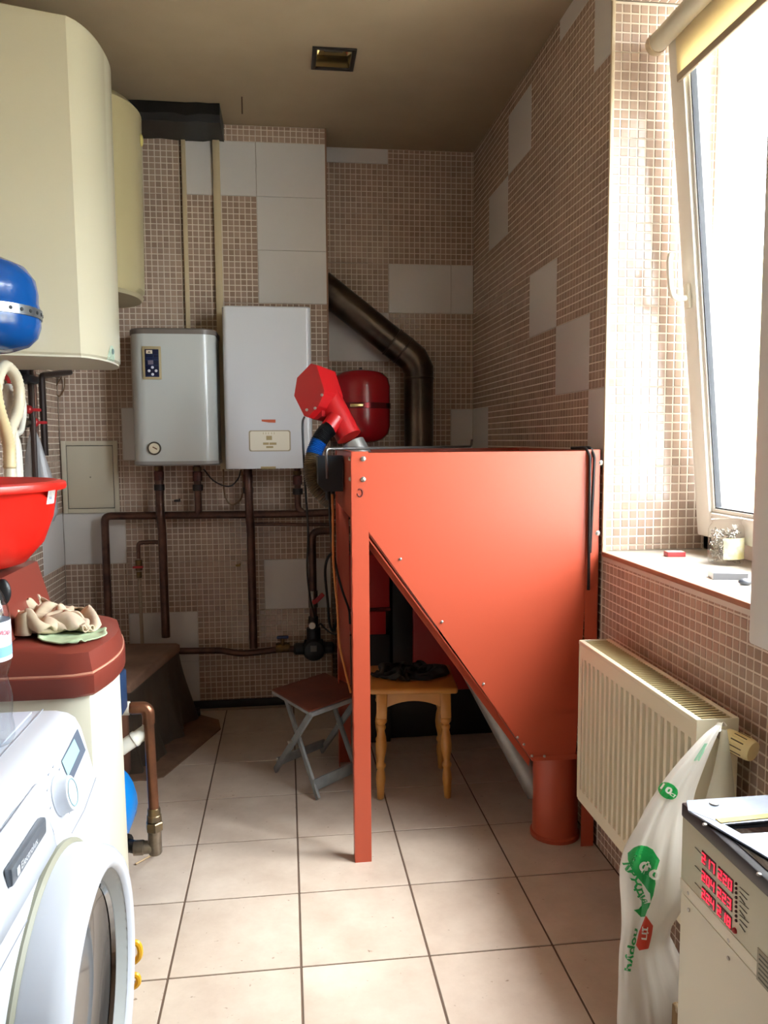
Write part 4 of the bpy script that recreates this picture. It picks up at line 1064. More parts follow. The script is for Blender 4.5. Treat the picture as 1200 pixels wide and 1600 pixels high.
# ================================================================== right side: radiator, bag, stabiliser, sill things
M_CREAM = mat('cream_radiator_enamel', 'ddd7be', .32)
ra = thing('radiator', 'cream panel radiator with ribbed front under the window', 'radiator', V(.9, 1.88, .25))
RX, RX2, RY0, RY1, RZ0, RZ1 = .862, .955, 1.545, 2.222, .250, .742
# ribbed front panel: profile along Y swept in Z
prof = []; nr = 20; y0, y1 = RY0+.02, RY1-.02; pitch = (y1-y0)/nr
for k in range(nr):
    ya = y0+k*pitch
    for t, d in ((0, 0), (.34, 0), (.46, 1), (.88, 1)): prof.append((ya+t*pitch, d))
prof.append((y1, 0))
def ribs(z, dep): return [V(RX+(.022*dep if d == 0 else 0), y_, z) for y_, d in prof]
mb = MB(); zb, zt_ = RZ0+.05, RZ1-.062
flat = lambda z: [V(RX+.0, y_, z) for y_, d in prof]
mb.loft([flat(RZ0), flat(zb-.012), ribs(zb+.004, 1), ribs(zt_-.004, 1), flat(zt_+.012), flat(RZ1-.004)], closed=False)
mb.poly([V(RX, RY0, RZ0), V(RX, y0, RZ0), V(RX, y0, RZ1-.004), V(RX, RY0, RZ1-.004)]); mb.poly([V(RX, y1, RZ0), V(RX, RY1, RZ0), V(RX, RY1, RZ1-.004), V(RX, y1, RZ1-.004)])
mb.build('front_panel', M_CREAM, ra, ang=25)
mb = MB(); mb.box(RX2-.012, RX2, RY0, RY1, RZ0, RZ1-.004, .003); mb.build('rear_panel', M_CREAM, ra)
for ya, yb in ((RY0-.004, RY0), (RY1, RY1+.004)):
    mb = MB(); mb.box(RX-.002, RX2+.002, ya, yb, RZ0+.004, RZ1, .002); mb.build('end_panel', M_CREAM, ra)
mb = MB(); mb.box(RX-.003, RX+.012, RY0-.003, RY1+.003, RZ1-.012, RZ1, .002); mb.box(RX2-.012, RX2+.002, RY0-.003, RY1+.003, RZ1-.012, RZ1, .002)
mb.build('grille_rim', M_CREAM, ra)
M_GRILLE = mat('grille_dusty', 'b3a67c', .5)
ns = 46
mbs = MB(); mbs.box(RX+.012, RX2-.012, -.0022, .0022, RZ1-.012, RZ1-.0015); so = mbs.build('grille_slat', M_GRILLE, ra, origin=(0, 0, 0), smooth=False)
sme = so.data; so.location = V(0, RY0+.012, 0); WLOC[so] = so.location.copy()
for k in range(1, ns):
    link('grille_slat', sme, ra, V(0, RY0+.012+(RY1-RY0-.024)*k/(ns-1), 0))
mb = MB(); mb.box(RX+.02, RX2-.016, RY0+.01, RY1-.01, RZ0+.03, RZ1-.03); mb.build('convector_core', mat('convector_dark', '5b5340', .8), ra, smooth=False)
# thermostatic valve at the near end
vc = V(.918, RY0-.004, .706); vd = V(.42, -.86, -.16).normalized()
M_KNOB = mat('ivory_knob', 'd6c48f', .4)
mb = MB(); mb.lathe([(.012, -.002), (.012, .02), (.015, .021)], vc, V(0, -1, 0), 14); mb.build('valve_body', M_NICKEL, ra)
kc = vc+V(0, -.012, 0); mb = MB(); mb.lathe([(.017, 0), (.021, .004), (.0235, .022), (.0235, .058), (.021, .066), (.012, .068)], kc, vd, 26); kn = mb.build('thermostat_knob', M_KNOB, ra)
u = vd.orthogonal().normalized(); v_ = vd.cross(u)
for k in range(22):
    a_ = 2*pi*k/22; d_ = u*cos(a_)+v_*sin(a_); mb = MB(); mb.beam(kc+vd*.024+d_*.0232, kc+vd*.052+d_*.0232, .0022, .0022); mb.build('knob_rib', mat('knob_rib', '5a4a2c', .6) if k % 2 else M_KNOB, kn, smooth=False)
mb = MB(); mb.tube([V(.925, RY0+.02, .27), V(.925, RY0+.02, .10), V(.975, RY0+.02, .06)], .009, 8); mb.build('supply_pipe', M_CREAM, ra)

# ---- plastic carrier bag hung on the radiator valve
bagm = film_mat('carrier_bag_film', 'e8e6df', .10, .32)
BY = 1.37
lv = [(1133, 1119, 1128), (1150, 1098, 1121), (1180, 1070, 1108), (1210, 1046, 1096), (1240, 1025, 1086), (1270, 1006, 1082), (1300, 989, 1084), (1330, 975, 1086), (1360, 968, 1085), (1400, 970, 1078), (1435, 971, 1058), (1465, 970, 1047), (1495, 967, 1056), (1540, 966, 1076), (1600, 964, 1092), (1680, 968, 1096), (1760, 985, 1084)]
rings = []; NB = 64
vdir = V(.45, .89, 0).normalized(); rnd = random.Random(21); ph = [rnd.uniform(0, 6.3) for _ in range(9)]
fine = []
for i in range(len(lv)-1):
    for k in range(4):
        t = k/4; p0 = lv[max(i-1, 0)]; p1 = lv[i]; p2 = lv[i+1]; p3 = lv[min(i+2, len(lv)-1)]
        fine.append(tuple(.5*((2*b_)+(c_-a_)*t+(2*a_-5*b_+4*c_-d_)*t*t+(3*b_-a_-3*c_+d_)*t**3) for a_, b_, c_, d_ in zip(p0, p1, p2, p3)))
fine.append(lv[-1])
for q, (py, xl_, xr_) in enumerate(fine):
    Lp = at(xl_, py, 'Y', BY); Rp = at(xr_, py, 'Y', BY); Rp.z = Lp.z
    c = (Lp+Rp)/2; h = (Rp-Lp)/2; k = q/(len(fine)-1)
    dep = min(h.length*.8, .012+.055*min(1, k*2.2)*(1-.35*max(0, k-.8)/.2))
    ring = []
    for j in range(NB):
        a_ = 2*pi*j/NB; e = 1+ (.05+.10*(1-k))*sin(5*a_+ph[0]+k*2)*(.4+.6*k) + .05*sin(11*a_+ph[1]-k*5) + .03*sin(17*a_+k*16+ph[2]) + .07*max(0, k-.72)/.28*sin(9*a_+k*40+ph[3])
        cs, sn = cos(a_), sin(a_)
        p = c+h*(cs*(1 if abs(cs) > .97 else .98+.02*e))+vdir*(dep*sn*e)
        p.z += .006*sin(7*a_+k*22+ph[4])*min(1, k*2)
        ring.append(p)
    rings.append(ring)
bag = thing('carrier_bag', 'white plastic carrier bag with green logo hanging on the radiator valve', 'bag', V(.68, BY, .12))
mb = MB(); mb.loft(rings, cap0=False); body = mb.build('bag_body', bagm, bag, ang=80)
bvh = bvh_of(body)
# handle loop round the knob, and the second handle trailing behind
hm = film_mat('carrier_handle_film', 'd9d8c8', .3, .3)
def strip(path, widths, m, nm, par, side):
    mb = MB(); L = [Vector(p)-Vector(side)*w_/2 for p, w_ in zip(path, widths)]; Rr = [Vector(p)+Vector(side)*w_/2 for p, w_ in zip(path, widths)]
    M2 = [Vector(p)+V(0, -.004, 0) for p in path]
    mb.loft([[a_, b_, c_] for a_, b_, c_ in zip(L, M2, Rr)], closed=False); o = mb.build(nm, m, par, ang=80)
    md = o.modifiers.new('thickness', 'SOLIDIFY'); md.thickness = .0006; return o
strip(spline([at(1122, 1142, 'Y', BY), at(1124, 1131, 'Y', 1.45), at(1127, 1128, 'Y', 1.50), at(1132, 1134, 'Y', 1.515)], 4), [.012]*13, hm, 'handle', bag, (1, 0, 0))
strip(spline([at(1131, 1140, 'Y', 1.50), at(1131, 1170, 'Y', 1.49), at(1127, 1210, 'Y', 1.48), at(1121, 1250, 'Y', 1.46), at(1115, 1300, 'Y', 1.44)], 4), [.012+.003*k for k in range(17)], hm, 'handle', bag, (.9, -.3, 0))
strip(spline([at(1134, 1160, 'Y', 1.505), at(1137, 1200, 'Y', 1.50), at(1139, 1260, 'Y', 1.49), at(1138, 1310, 'Y', 1.48)], 4), [.010+.0022*k for k in range(13)], hm, 'handle', bag, (.9, -.3, 0))
M_GREEN = mat('bag_green_print', '17a04e', .35); M_REDP = mat('bag_red_print', 'cf3f2c', .35); M_PALE = mat('bag_pale_print', 'd9d9cf', .35)
def poly_tris(pts, step=3.5):
    """Fan-free fill: triangulated polygon in pixels."""
    bm = bmesh.new(); vs_ = [bm.verts.new((x, y, 0)) for x, y in pts]; bm.faces.new(vs_)
    bmesh.ops.triangulate(bm, faces=list(bm.faces)); bm.verts.index_update()
    P2 = [(v.co.x, v.co.y) for v in bm.verts]; T2 = [[v.index for v in f.verts] for f in bm.faces]; bm.free(); return P2, T2
def cp(x, y, o=(930, 1100), s=1200/270): return (o[0]+x/s, o[1]+y/s)
c10 = cp(507, 604); el = [(c10[0]+15*cos(2*pi*k/28)*1.0-1.2*sin(2*pi*k/28), c10[1]+12.6*sin(2*pi*k/28)+4*cos(2*pi*k/28)) for k in range(28)]
P2, T2 = poly_tris(el); decal('print_roundel', P2, T2, bvh, M_GREEN, body, .0012, 3)
def pix_text(nm, txt, org, ang_d, hgt, wid, m, lift=.0032, bold=.03, sub=2, shear=0.0):
    pts, tr = text_mesh(txt, 1.0, bold); xs = [p[0] for p in pts]; ys = [p[1] for p in pts]
    kx = wid/(max(xs)-min(xs)); ky = hgt/(max(ys)-min(ys)); a_ = radians(ang_d); ux = (cos(a_), sin(a_)); uy = (sin(a_), -cos(a_))
    P2 = []
    for p in pts:
        X = (p[0]-min(xs))*kx+shear*(p[1]-min(ys))*ky; Y = (p[1]-min(ys))*ky
        P2.append((org[0]+ux[0]*X+uy[0]*Y, org[1]+ux[1]*X+uy[1]*Y))
    return decal(nm, P2, tr, bvh, m, body, lift, sub)
pix_text('print_weight', '10', cp(457, 592), 33, 10.5, 15, M_PALE, bold=.05)
for k in range(3):
    P2, T2 = poly_tris([cp(x, y) for x, y in ((682+k*14, 392), (690+k*14, 396), (765+k*9, 275), (758+k*9, 272))]); decal('print_fine_line', P2, T2, bvh, mat('bag_pale_green', '8fbfa0', .4), body, .0012, 2)
pix_text('print_weight', 'кг', cp(518, 632), 33, 5, 7.5, M_PALE)
logo = [cp(*q) for q in ((318, 980), (268, 1000), (228, 1035), (230, 1080), (258, 1160), (300, 1212), (345, 1262), (380, 1315), (384, 1372), (400, 1330), (416, 1245), (410, 1190), (446, 1085), (400, 1010), (362, 988))]
P2, T2 = poly_tris(logo); decal('print_logo', P2, T2, bvh, M_GREEN, body, .0012, 3)
pix_text('print_logo_letters', 'Фо', cp(285, 1150), 30, 21, 36, M_PALE, bold=.045)
banner = [cp(*q) for q in ((384, 1375), (348, 1475), (318, 1478), (268, 1428), (300, 1420), (322, 1395), (318, 1345), (345, 1385))]
P2, T2 = poly_tris(banner); decal('print_banner', P2, T2, bvh, M_GREEN, body, .0012, 3)
pix_text('print_slogan', 'АВЖДИ', cp(188, 1108), 66, 14, 70, M_GREEN, bold=.05)
def cq(x, y): return cp(x, y, (940, 1240), 1156/260)
redp = [cq(*q) for q in ((308, 845), (356, 915), (350, 962), (322, 1075), (262, 1088), (240, 1050), (262, 958), (290, 890))]
P2, T2 = poly_tris(redp); decal('print_red_patch', P2, T2, bvh, M_REDP, body, .0012, 3)
pix_text('print_red_letters', 'ЦІ', cq(318, 1010), -84, 9, 20, M_PALE, bold=.03)
pix_text('print_slogan', 'поруч', cq(212, 925), 101, 10, 68, M_GREEN, bold=.04)

# ---- crumpled packing between bag and stabiliser
rag_o = rag('packing_cloth', V(.735, 1.262, .303), .045, .034, .07, mat('beige_cloth', 'b7a68a', .9, var='8d7b62', scale=20), 15, 'crumpled beige cloth between the carrier bag and the voltage stabiliser', n=20)
mb = MB(); mb.box(.69, .80, 1.226, 1.298, .0, .302, .006); tag(mb.build('cardboard_box', mat('plain_cardboard', '8f7350', .9, var='7d6344', scale=7)), 'small cardboard box standing behind the voltage stabiliser', 'box')

# ---- voltage stabiliser
vst = thing('voltage_stabiliser', 'cream voltage stabiliser cabinet with red digit displays and black top', 'stabiliser', V(.82, .95, 0))
SX, SX2, SY0, SY1, SZ = .655, .985, .62, 1.212, .728
M_CAB = mat('cream_cabinet', 'dfdac6', .42); M_PANEL = mat('grey_green_panel', 'c2c0a8', .4)
mb = MB(); mb.box(SX+.004, SX2, SY0, SY1-.002, .0, SZ-.03, .003); mb.build('cabinet', M_CAB, vst)
mb = MB(); mb.box(SX-.002, SX2+.002, SY0-.002, SY1, SZ-.024, SZ, .003); topb = mb.build('top_frame', mat('anthracite_frame', '2d2c31', .4), vst)
mb = MB(); mb.box(SX+.012, SX2-.01, SY0+.01, SY1-.012, SZ-.001, SZ+.0015, .0008); mb.build('glossy_top', mat('black_gloss', '08090b', .06), vst)
mb = MB(); mb.box(SX, SX+.006, SY0, SY1-.002, .596, SZ-.024, .0008); pan = mb.build('control_panel', M_PANEL, vst)
mb = MB(); mb.box(SX-.001, SX+.006, SY0, SY1-.002, .574, .596, .001); mb.build('cover_strip', M_CAB, vst)
mb = MB(); mb.box(SX+.001, SX+.005, SY0, SY1-.002, .010, .570, .001); mb.build('side_cover', M_CAB, vst)
def sface(px, py, off=0.0): return at(px, py, 'X', SX-off)
for x, y in ((1076, 1395.5), (1139, 1469.5), (1076, 1421.5), (1138, 1497)):
    mb = MB(); mb.lathe([(.0032, 0), (.0032, .0012), (.0018, .002)], sface(x, y, .0), V(-1, 0, 0), 12); mb.build('screw', M_STEEL, vst)
# displays: 3-digit seven-segment blocks
SEG = {'0': 'abcdef', '1': 'bc', '2': 'abged', '3': 'abgcd', '4': 'fgbc', '5': 'afgcd', '7': 'abc', '8': 'abcdefg'}
M_DARKRED = mat('display_window', '5a1a18', .2); M_LED = mat('led_red', 'ff3548', .4, emit='ff2a48', estr=.8); M_DIMSEG = mat('led_dim', '7a2a26', .3)
c0 = cp
def s8(x, y): return (1060+x*140/1200, 1240+y*180/1543)
disp = [('217', s8(322, 752), s8(322, 930), s8(502, 1085)), ('220', s8(540, 965), s8(540, 1145), s8(735, 1320)), ('204', s8(322, 995), s8(322, 1170), s8(498, 1330)), ('223', s8(532, 1210), s8(532, 1390), s8(722, 1560)), ('224', s8(322, 1232), s8(322, 1405), s8(495, 1560)), ('218', s8(527, 1452), s8(527, 1630), s8(715, 1800))]
for txt, tl, bl_, br in disp:
    a_ = sface(*tl); b_ = sface(*bl_); c_ = sface(*br)
    ytop, ybot = a_.y, c_.y; z1, z0 = a_.z, b_.z
    z1 = a_.z; z0 = b_.z; hgt = z1-z0; ya, yb = a_.y, c_.y
    mb = MB(); mb.box(SX-.0012, SX+.001, yb, ya, z0, z1, .0005); dw = mb.build('display', M_DARKRED, vst)
    dwid = (ya-yb)/3
    for k, ch in enumerate(txt):
        yl = ya-dwid*(k+.22); yr = ya-dwid*(k+.80); zt2 = z1-hgt*.17; zb2 = z0+hgt*.17; zm = (zt2+zb2)/2; th = .0015
        sg = {'a': (yl, yr, zt2, zt2), 'd': (yl, yr, zb2, zb2), 'g': (yl, yr, zm, zm), 'f': (yl, yl, zt2, zm), 'e': (yl, yl, zm, zb2), 'b': (yr, yr, zt2, zm), 'c': (yr, yr, zm, zb2)}
        mb = MB()
        for s_ in SEG[ch]:
            y1_, y2_, z1_, z2_ = sg[s_]
            mb.box(SX-.0022, SX-.0010, min(y1_, y2_)-th*.5, max(y1_, y2_)+th*.5, min(z1_, z2_)-th*.5, max(z1_, z2_)+th*.5)
        mb.build('digit', M_LED, dw, smooth=False)
M_INK = mat('panel_ink', '5a5a4c', .5)
for x0, y0, x1, y1 in ((222, 715, 300, 800), (222, 962, 300, 1045), (222, 1190, 300, 1280)):
    a_ = sface(*s8(x0, y0), .0006); b_ = sface(*s8(x1, y1), .0006); mb = MB(); mb.beam(a_, b_, .0006, .0016, up=V(1, 0, 0)); mb.build('print_line', M_INK, pan, smooth=False)
for k in range(9):
    a_ = sface(*s8(780, 1205+62*k), .0); mb = MB(); mb.lathe([(.0024, 0), (.0022, .002), (.001, .003)], a_, V(-1, 0, 0), 8); mb.build('indicator', mat('led_off', '4a2a28', .3), pan)
    a_ = sface(*s8(820, 1250+62*k), .0006); b_ = sface(*s8(820+120-8*(k % 3)*3, 1250+62*k+110), .0006); mb = MB(); mb.beam(a_, b_, .0006, .0014, up=V(1, 0, 0)); mb.build('print_line', M_INK, pan, smooth=False)
a_ = sface(1149, 1454, .0); mb = MB(); mb.lathe([(.0045, 0), (.0042, .003), (.002, .005)], a_, V(-1, 0, 0), 12); mb.build('indicator', mat('led_round', 'b3262c', .3), pan)
a_ = sface(1184, 1480, .0006); mb = MB(); mb.box(SX-.0012, SX, a_.y-.06, a_.y, a_.z-.048, a_.z, .0003); lb = mb.build('rating_label', mat('label_grey', '9a9480', .5), pan)
for k in range(6): mb = MB(); mb.box(SX-.0018, SX-.001, a_.y-.055+.004*(k % 2), a_.y-.005, a_.z-.008-.007*k, a_.z-.006-.007*k); mb.build('print_line', M_INK, lb, smooth=False)
# screws of the top
for px, py in ((1101, 1289), (1186, 1367)):
    c = at(px, py, 'Z', SZ+.001); mb = MB(); mb.lathe([(.004, 0), (.0035, .002), (.0015, .003)], c, seg=10); mb.build('screw', M_STEEL, topb)
# silvery frame laid on the stabiliser
lf = thing('metal_tray_frame', 'silvery sheet frame with yellow strip lying on the voltage stabiliser', 'frame', V(.84, 1.0, SZ))
M_SHEET = mat('silver_sheet', '7f848f', .38, metal=.6, var='727783', scale=20)
zf = SZ+.0025
def tp(x, y, z=zf): p = at(*s8(x, y), 'Z', z); return p
o_far = [tp(70, 150), tp(1200, 92)]
outer = [V(SX+.004, SY1-.006, zf), V(SX2-.004, SY1-.006, zf)]
in_ = [tp(620, 435), tp(1250, 355)]
near_l = tp(1135, 850)
def plate(pts, nm, m, th=.003, par=None):
    mb = MB(); mb.prism([Vector(p) for p in pts], V(0, 0, th)); return mb.build(nm, m, par or lf, smooth=False)
a1 = tp(130, 245); a2 = tp(615, 555); a3 = tp(1150, 850); a4 = tp(800, 530)
plate([outer[0], V(a1.x, a1.y, zf), V(in_[0].x, in_[0].y, zf), V(SX2-.004, in_[1].y, zf), outer[1]], 'far_bar', M_SHEET)
e = (a3-a1); plate([a1+e*.02, a1+e*1.5, tp(800, 530)+e*.95, tp(620, 435)], 'side_bar', M_SHEET, .0028)
plate([tp(800, 560), tp(1200, 850), V(SX2-.004, tp(1200, 850).y, zf), V(SX2-.004, tp(1190, 560).y, zf)], 'foil_sheet', mat('crinkled_foil', '8d919b', .35, metal=.6, bump=.6, bscale=90), .0022)
mb = MB(); y_a = tp(530, 395); y_b = tp(1250, 320); mb.beam(y_a+V(0, 0, .0035), y_b+V(0, 0, .0035), .014, .0012); mb.build('yellow_strip', mat('yellow_strip', 'c3a83e', .4, var='8c7a34', scale=120), lf, smooth=False)
c = tp(478, 160); mb = MB(); mb.lathe([(.008, .003), (.008, .0055), (.004, .006)], c, seg=16); mb.build('rivet', M_STEEL, lf)

# ---- things on the window sill
jc = V(1.237, 2.088, ZS)
jar = thing('screw_jar', 'clear glass jar of grey screws with yellow label on the window sill', 'jar', jc)
M_JAR = glass_mat('jar_glass', (.98, .99, .985), .05)
mb = MB(); mb.lathe([(.040, .0), (.046, .004), (.048, .012), (.048, .098), (.045, .108), (.039, .116), (.039, .124), (.042, .126), (.042, .134), (.039, .136)], jc, seg=32, cap1=False); mb.build('glass', M_JAR, jar)
mb = MB(); mb.lathe([(.0485, .018), (.0485, .078)], jc, seg=48, cap0=False, cap1=False)
bm = mb.bm; rm = [f for f in bm.faces if not (-.2 < math.atan2((f.calc_center_median()-jc).y, (f.calc_center_median()-jc).x) or math.atan2((f.calc_center_median()-jc).y, (f.calc_center_median()-jc).x) < -2.0)]
keep = []
for f in list(bm.faces):
    d = f.calc_center_median()-jc; ang_ = math.degrees(math.atan2(d.y, d.x))
    if not (-125 < ang_ < -5): keep.append(f)
bmesh.ops.delete(bm, geom=keep, context='FACES'); lab_o = mb.build('label', mat('jar_label', 'e4e3da', .5, var='e6dc8c', scale=30), jar, recalc=False)
M_SCREW = mat('grey_screws', 'a5a19a', .4, metal=.5, var='8f8474', scale=60)
rnd = random.Random(2); mb = MB()
for k in range(260):
    a_ = rnd.uniform(0, 2*pi); r_ = .041*sqrt(rnd.random()); z_ = rnd.uniform(.008, .096)
    d = V(rnd.uniform(-1, 1), rnd.uniform(-1, 1), rnd.uniform(-.6, .6)).normalized(); c = jc+V(r_*cos(a_), r_*sin(a_), z_); L = .007
    q_ = c-jc
    for s in (-1, 1):
        e_ = c+d*L*s-jc
        if sqrt(e_.x**2+e_.y**2) > .043: L = .003
    mb.tube([c-d*L, c+d*L*.6, c+d*L], .002, 5, radii=[.0013, .0016, .0034])
so_ = mb.build('screws', M_SCREW, jar); so_['kind'] = 'stuff'
mc = at(1055, 867, 'Z', ZS); mb = MB(); Rm = Matrix.Rotation(-.12, 3, 'Z'); mb.obox(V(1.165, 2.245, ZS+.0075), Rm, (.054, .036, .014), .0008); mtb = thing('matchbox', 'small red matchbox on the window sill near the corner', 'matchbox', V(1.165, 2.245, ZS))
mb.build('sleeve', mat('match_red', '9a3238', .5), mtb); mb = MB(); mb.obox(V(1.165, 2.245, ZS+.015), Rm, (.05, .03, .0008)); mb.build('top_print', mat('match_top', 'd9b0a0', .5), mtb, smooth=False)
c = at(1128, 912, 'Z', ZS); mb = MB(); mb.obox(V(1.112, 1.865, ZS+.009), Matrix.Rotation(-.25, 3, 'Z'), (.085, .05, .019), .002); cgb = thing('small_white_box', 'flat white carton with grey edge on the window sill', 'box', V(1.112, 1.865, ZS))
mb.build('carton', mat('carton_white', 'd3d2d0', .5), cgb); mb = MB(); mb.obox(V(1.112, 1.865, ZS+.0085)+Matrix.Rotation(-.25, 3, 'Z') @ V(0, -.0252, 0), Matrix.Rotation(-.25, 3, 'Z'), (.084, .001, .017)); mb.build('grey_edge', mat('carton_grey', '565558', .5), cgb, smooth=False)
c = V(1.104, 1.772, ZS); kb = thing('key_fob', 'small dark key fob with key on the window sill edge', 'key', c)
mb = MB(); mb.sphere(c+V(0, 0, .008), .016, (1.15, .85, .5)); mb.build('fob', mat('fob_dark', '3a3d44', .4), kb)
mb = MB(); mb.beam(c+V(.012, .004, .008), c+V(.044, .022, .010), .009, .003, bev=.001); mb.build('key_blade', M_STEEL, kb)
# ================================================================== left side
M_HEATER = mat('heater_white', 'c2bda8', .2)
def d_ring(x_wall, x_side, x_front, y0, y1, z, n=18, ins=0.0, slant=.12):
    """D-shaped plan: flat sides at y0 / y1, shallow bow towards +X."""
    pts = [V(x_wall, y0+ins-slant, z), V(x_side-.02, y0+ins-.004, z)]
    yc = (y0+y1)/2; hw = (y1-y0)/2-ins; bow = x_front-ins-x_side
    for k in range(n+1):
        t = -1+2*k/n; s = max(0, 1-abs(t)**2.2)**.75
        pts.append(V(x_side+bow*s, yc+hw*t, z))
    pts += [V(x_side-.02, y1-ins, z), V(x_wall, y1-ins, z)]
    return pts
wh = thing('water_heater', 'large white wall water heater behind the blue vessel', 'water heater', V(-.83, 2.9, 1.611))
XS = -.645
mb = MB(); mb.loft([d_ring(XL+.005, XS, -.585, 2.65, 3.12, 1.617, ins=.006), d_ring(XL+.005, XS, -.582, 2.65, 3.12, 1.624), d_ring(XL+.005, XS-.005, -.578, 2.65, 3.12, 2.635), d_ring(XL+.005, XS-.005, -.58, 2.65, 3.12, 2.65, ins=.006), d_ring(XL+.005, XS-.03, -.61, 2.65, 3.12, 2.665, ins=.03)])
hb_ = mb.build('casing', M_HEATER, wh, ang=28)
mb = MB(); mb.loft([d_ring(XL+.005, XS, -.588, 2.655, 3.115, 1.611), d_ring(XL+.005, XS, -.588, 2.655, 3.115, 1.617)]); mb.build('bottom_rim', mat('heater_rim', 'c8c5b6', .4), wh)
bvh_h = bvh_of(hb_)
tri = [(172, 540), (166, 562), (178, 566), (178.6, 558), (177.5, 546), (175.2, 540)]
P2, T2 = poly_tris(tri); decal('sticker', P2, T2, bvh_h, mat('heater_sticker', 'c2d0c0', .4, var='8fae9a', scale=60), hb_, .0015, 2)
c_ = [(175.3+2.0*cos(2*pi*k/14), 549.5+4.6*sin(2*pi*k/14)) for k in range(14)]
P2, T2 = poly_tris(c_); decal('sticker_emblem', P2, T2, bvh_h, mat('sticker_grey', '5f7a78', .4), hb_, .003, 1)

# second heater behind it
w2 = thing('water_heater', 'slimmer cream water heater half hidden behind the large one', 'water heater', V(-.83, 3.48, 1.94))
mb = MB(); mb.loft([d_ring(XL+.005, -.70, -.60, 3.27, 3.72, 1.955, ins=.004), d_ring(XL+.005, -.70, -.585, 3.27, 3.72, 1.975), d_ring(XL+.005, -.70, -.575, 3.27, 3.72, 2.69), d_ring(XL+.005, -.72, -.59, 3.27, 3.72, 2.72, ins=.015), d_ring(XL+.005, -.76, -.66, 3.27, 3.72, 2.74, ins=.05)]); mb.build('casing', mat('heater_cream', 'b0a580', .3), w2, ang=40)
mb = MB(); mb.loft([d_ring(XL+.005, -.71, -.60, 3.275, 3.715, 1.938), d_ring(XL+.005, -.70, -.59, 3.272, 3.718, 1.952)]); mb.build('bottom_rim', mat('heater_rim2', 'a99f82', .45), w2)
c = at(212, 219, 'Y', 3.50); mb = MB(); mb.sphere(V(-.576, 3.50, c.z), .02, (.5, 1, 1.3)); mb.build('indicator_dome', mat('dome_yellow', 'c9bd72', .3), w2)

# blue expansion vessel on the left wall
BV = V(-.835, 2.30, 1.585)
bv_ = thing('expansion_vessel', 'blue expansion vessel with perforated metal band beside the large heater', 'tank', BV)
M_BLUE = mat('blue_enamel', '0c478e', .18)
R_ = .168
mb = MB(); mb.lathe([(.03, 0), (.09, .006), (.135, .022), (.158, .045), (R_, .075), (R_, .095)], BV, seg=40, cap1=False); mb.build('lower_shell', M_BLUE, bv_)
mb = MB(); mb.lathe([(R_, .118), (R_-.002, .13), (R_-.004, .134), (R_-.004, .165), (.158, .20), (.135, .232), (.09, .252), (.03, .262), (0, .263)], BV, seg=40, cap0=False); mb.build('upper_shell', M_BLUE, bv_)
mb = MB(); mb.lathe([(R_+.001, .093), (R_+.004, .094), (R_+.004, .119), (R_+.001, .12)], BV, seg=40, cap0=False, cap1=False); bnd = mb.build('metal_band', mat('galvanised_band', '8f9499', .3, metal=.8), bv_)
for k in range(16):
    a_ = radians(-150+k*11); mb = MB(); c = BV+V(cos(a_)*(R_+.0045), sin(a_)*(R_+.0045), .1065); mb.lathe([(.005, -.001), (.005, .0008)], c, V(cos(a_), sin(a_), 0), 10); mb.build('band_hole', mat('hole_dark', '22262c', .7), bnd)
mb = MB(); mb.box(XL+.002, BV.x-.14, BV.y-.02, BV.y+.02, BV.z+.09, BV.z+.12, .003); mb.build('wall_bracket', M_STEEL, bv_)
mb = MB(); mb.tube([BV+V(0, 0, .005), BV+V(0, 0, -.12), V(XL+.03, BV.y, BV.z-.12)], .011, 8); mb.build('stub_pipe', M_COPPER, bv_)

# plumbing below the heater, on the left wall
lp = thing('heater_pipework', 'dark supply pipes with red valves below the large white heater', 'pipework', V(-1.0, 3.3, 1.2))
def Lx(x, y, X=-1.02): return at(x, y, 'X', X)
def lrun(pts, r, m=M_COPPER, nm='pipe', bend=.03):
    mb = MB(); mb.tube(rpath(pts, bend), r, 10); return mb.build(nm, m, lp)
e0 = at(109, 583, 'Y', 3.87); q0 = Lx(65, 587)
lrun([V(e0.x, e0.y, e0.z+.004), V(q0.x, q0.y, q0.z), V(q0.x, q0.y, Lx(70, 712).z)], .014, mat('dark_pipe', '2e2320', .35, metal=.5), bend=.02)
q1 = Lx(52, 592); lrun([V(q1.x, q1.y, 1.63), V(q1.x, q1.y, 1.05)], .012)
q2 = Lx(45, 592); lrun([V(q2.x, q2.y, 1.63), V(q2.x, q2.y, 1.1)], .0065)
q3 = Lx(36, 600); lrun([V(q3.x+.03, q3.y, 1.63), V(q3.x+.03, q3.y, 1.05)], .011, mat('dark_pipe2', '3a2d28', .45, metal=.4))
mb = MB(); c = Lx(38, 592); mb.box(c.x-.02, c.x+.05, c.y-.10, c.y+.03, c.z-.02, c.z+.012, .01); mb.box(c.x-.01, c.x+.03, c.y-.06, c.y+.02, c.z+.012, c.z+.05, .006); mb.build('safety_valve', mat('navy_valve', '161c2c', .5), lp)
for x, y in ((45, 640), (55, 660)):
    c = Lx(x, y, -.995); mb = MB(); mb.sphere(c, .016, (1, 1, 1.1), 12, 8); mb.beam(c, c+V(.03, .05, .0), .008, .012, bev=.002); mb.build('valve_handle', M_RED_HANDLE, lp)
c = Lx(43, 661, -1.01); mb = MB(); mb.lathe([(.014, -.03), (.018, -.02), (.018, .02), (.014, .03)], c, V(0, 1, 0), 12); mb.build('valve', M_NICKEL, lp)
c = Lx(10, 590, -.93); mb = MB(); mb.beam(c+V(0, 0, .03), c+V(.01, 0, -.02), .02, .012, bev=.004); mb.sphere(c+V(.005, 0, .0), .013); mb.build('valve_handle', M_RED_HANDLE, lp)
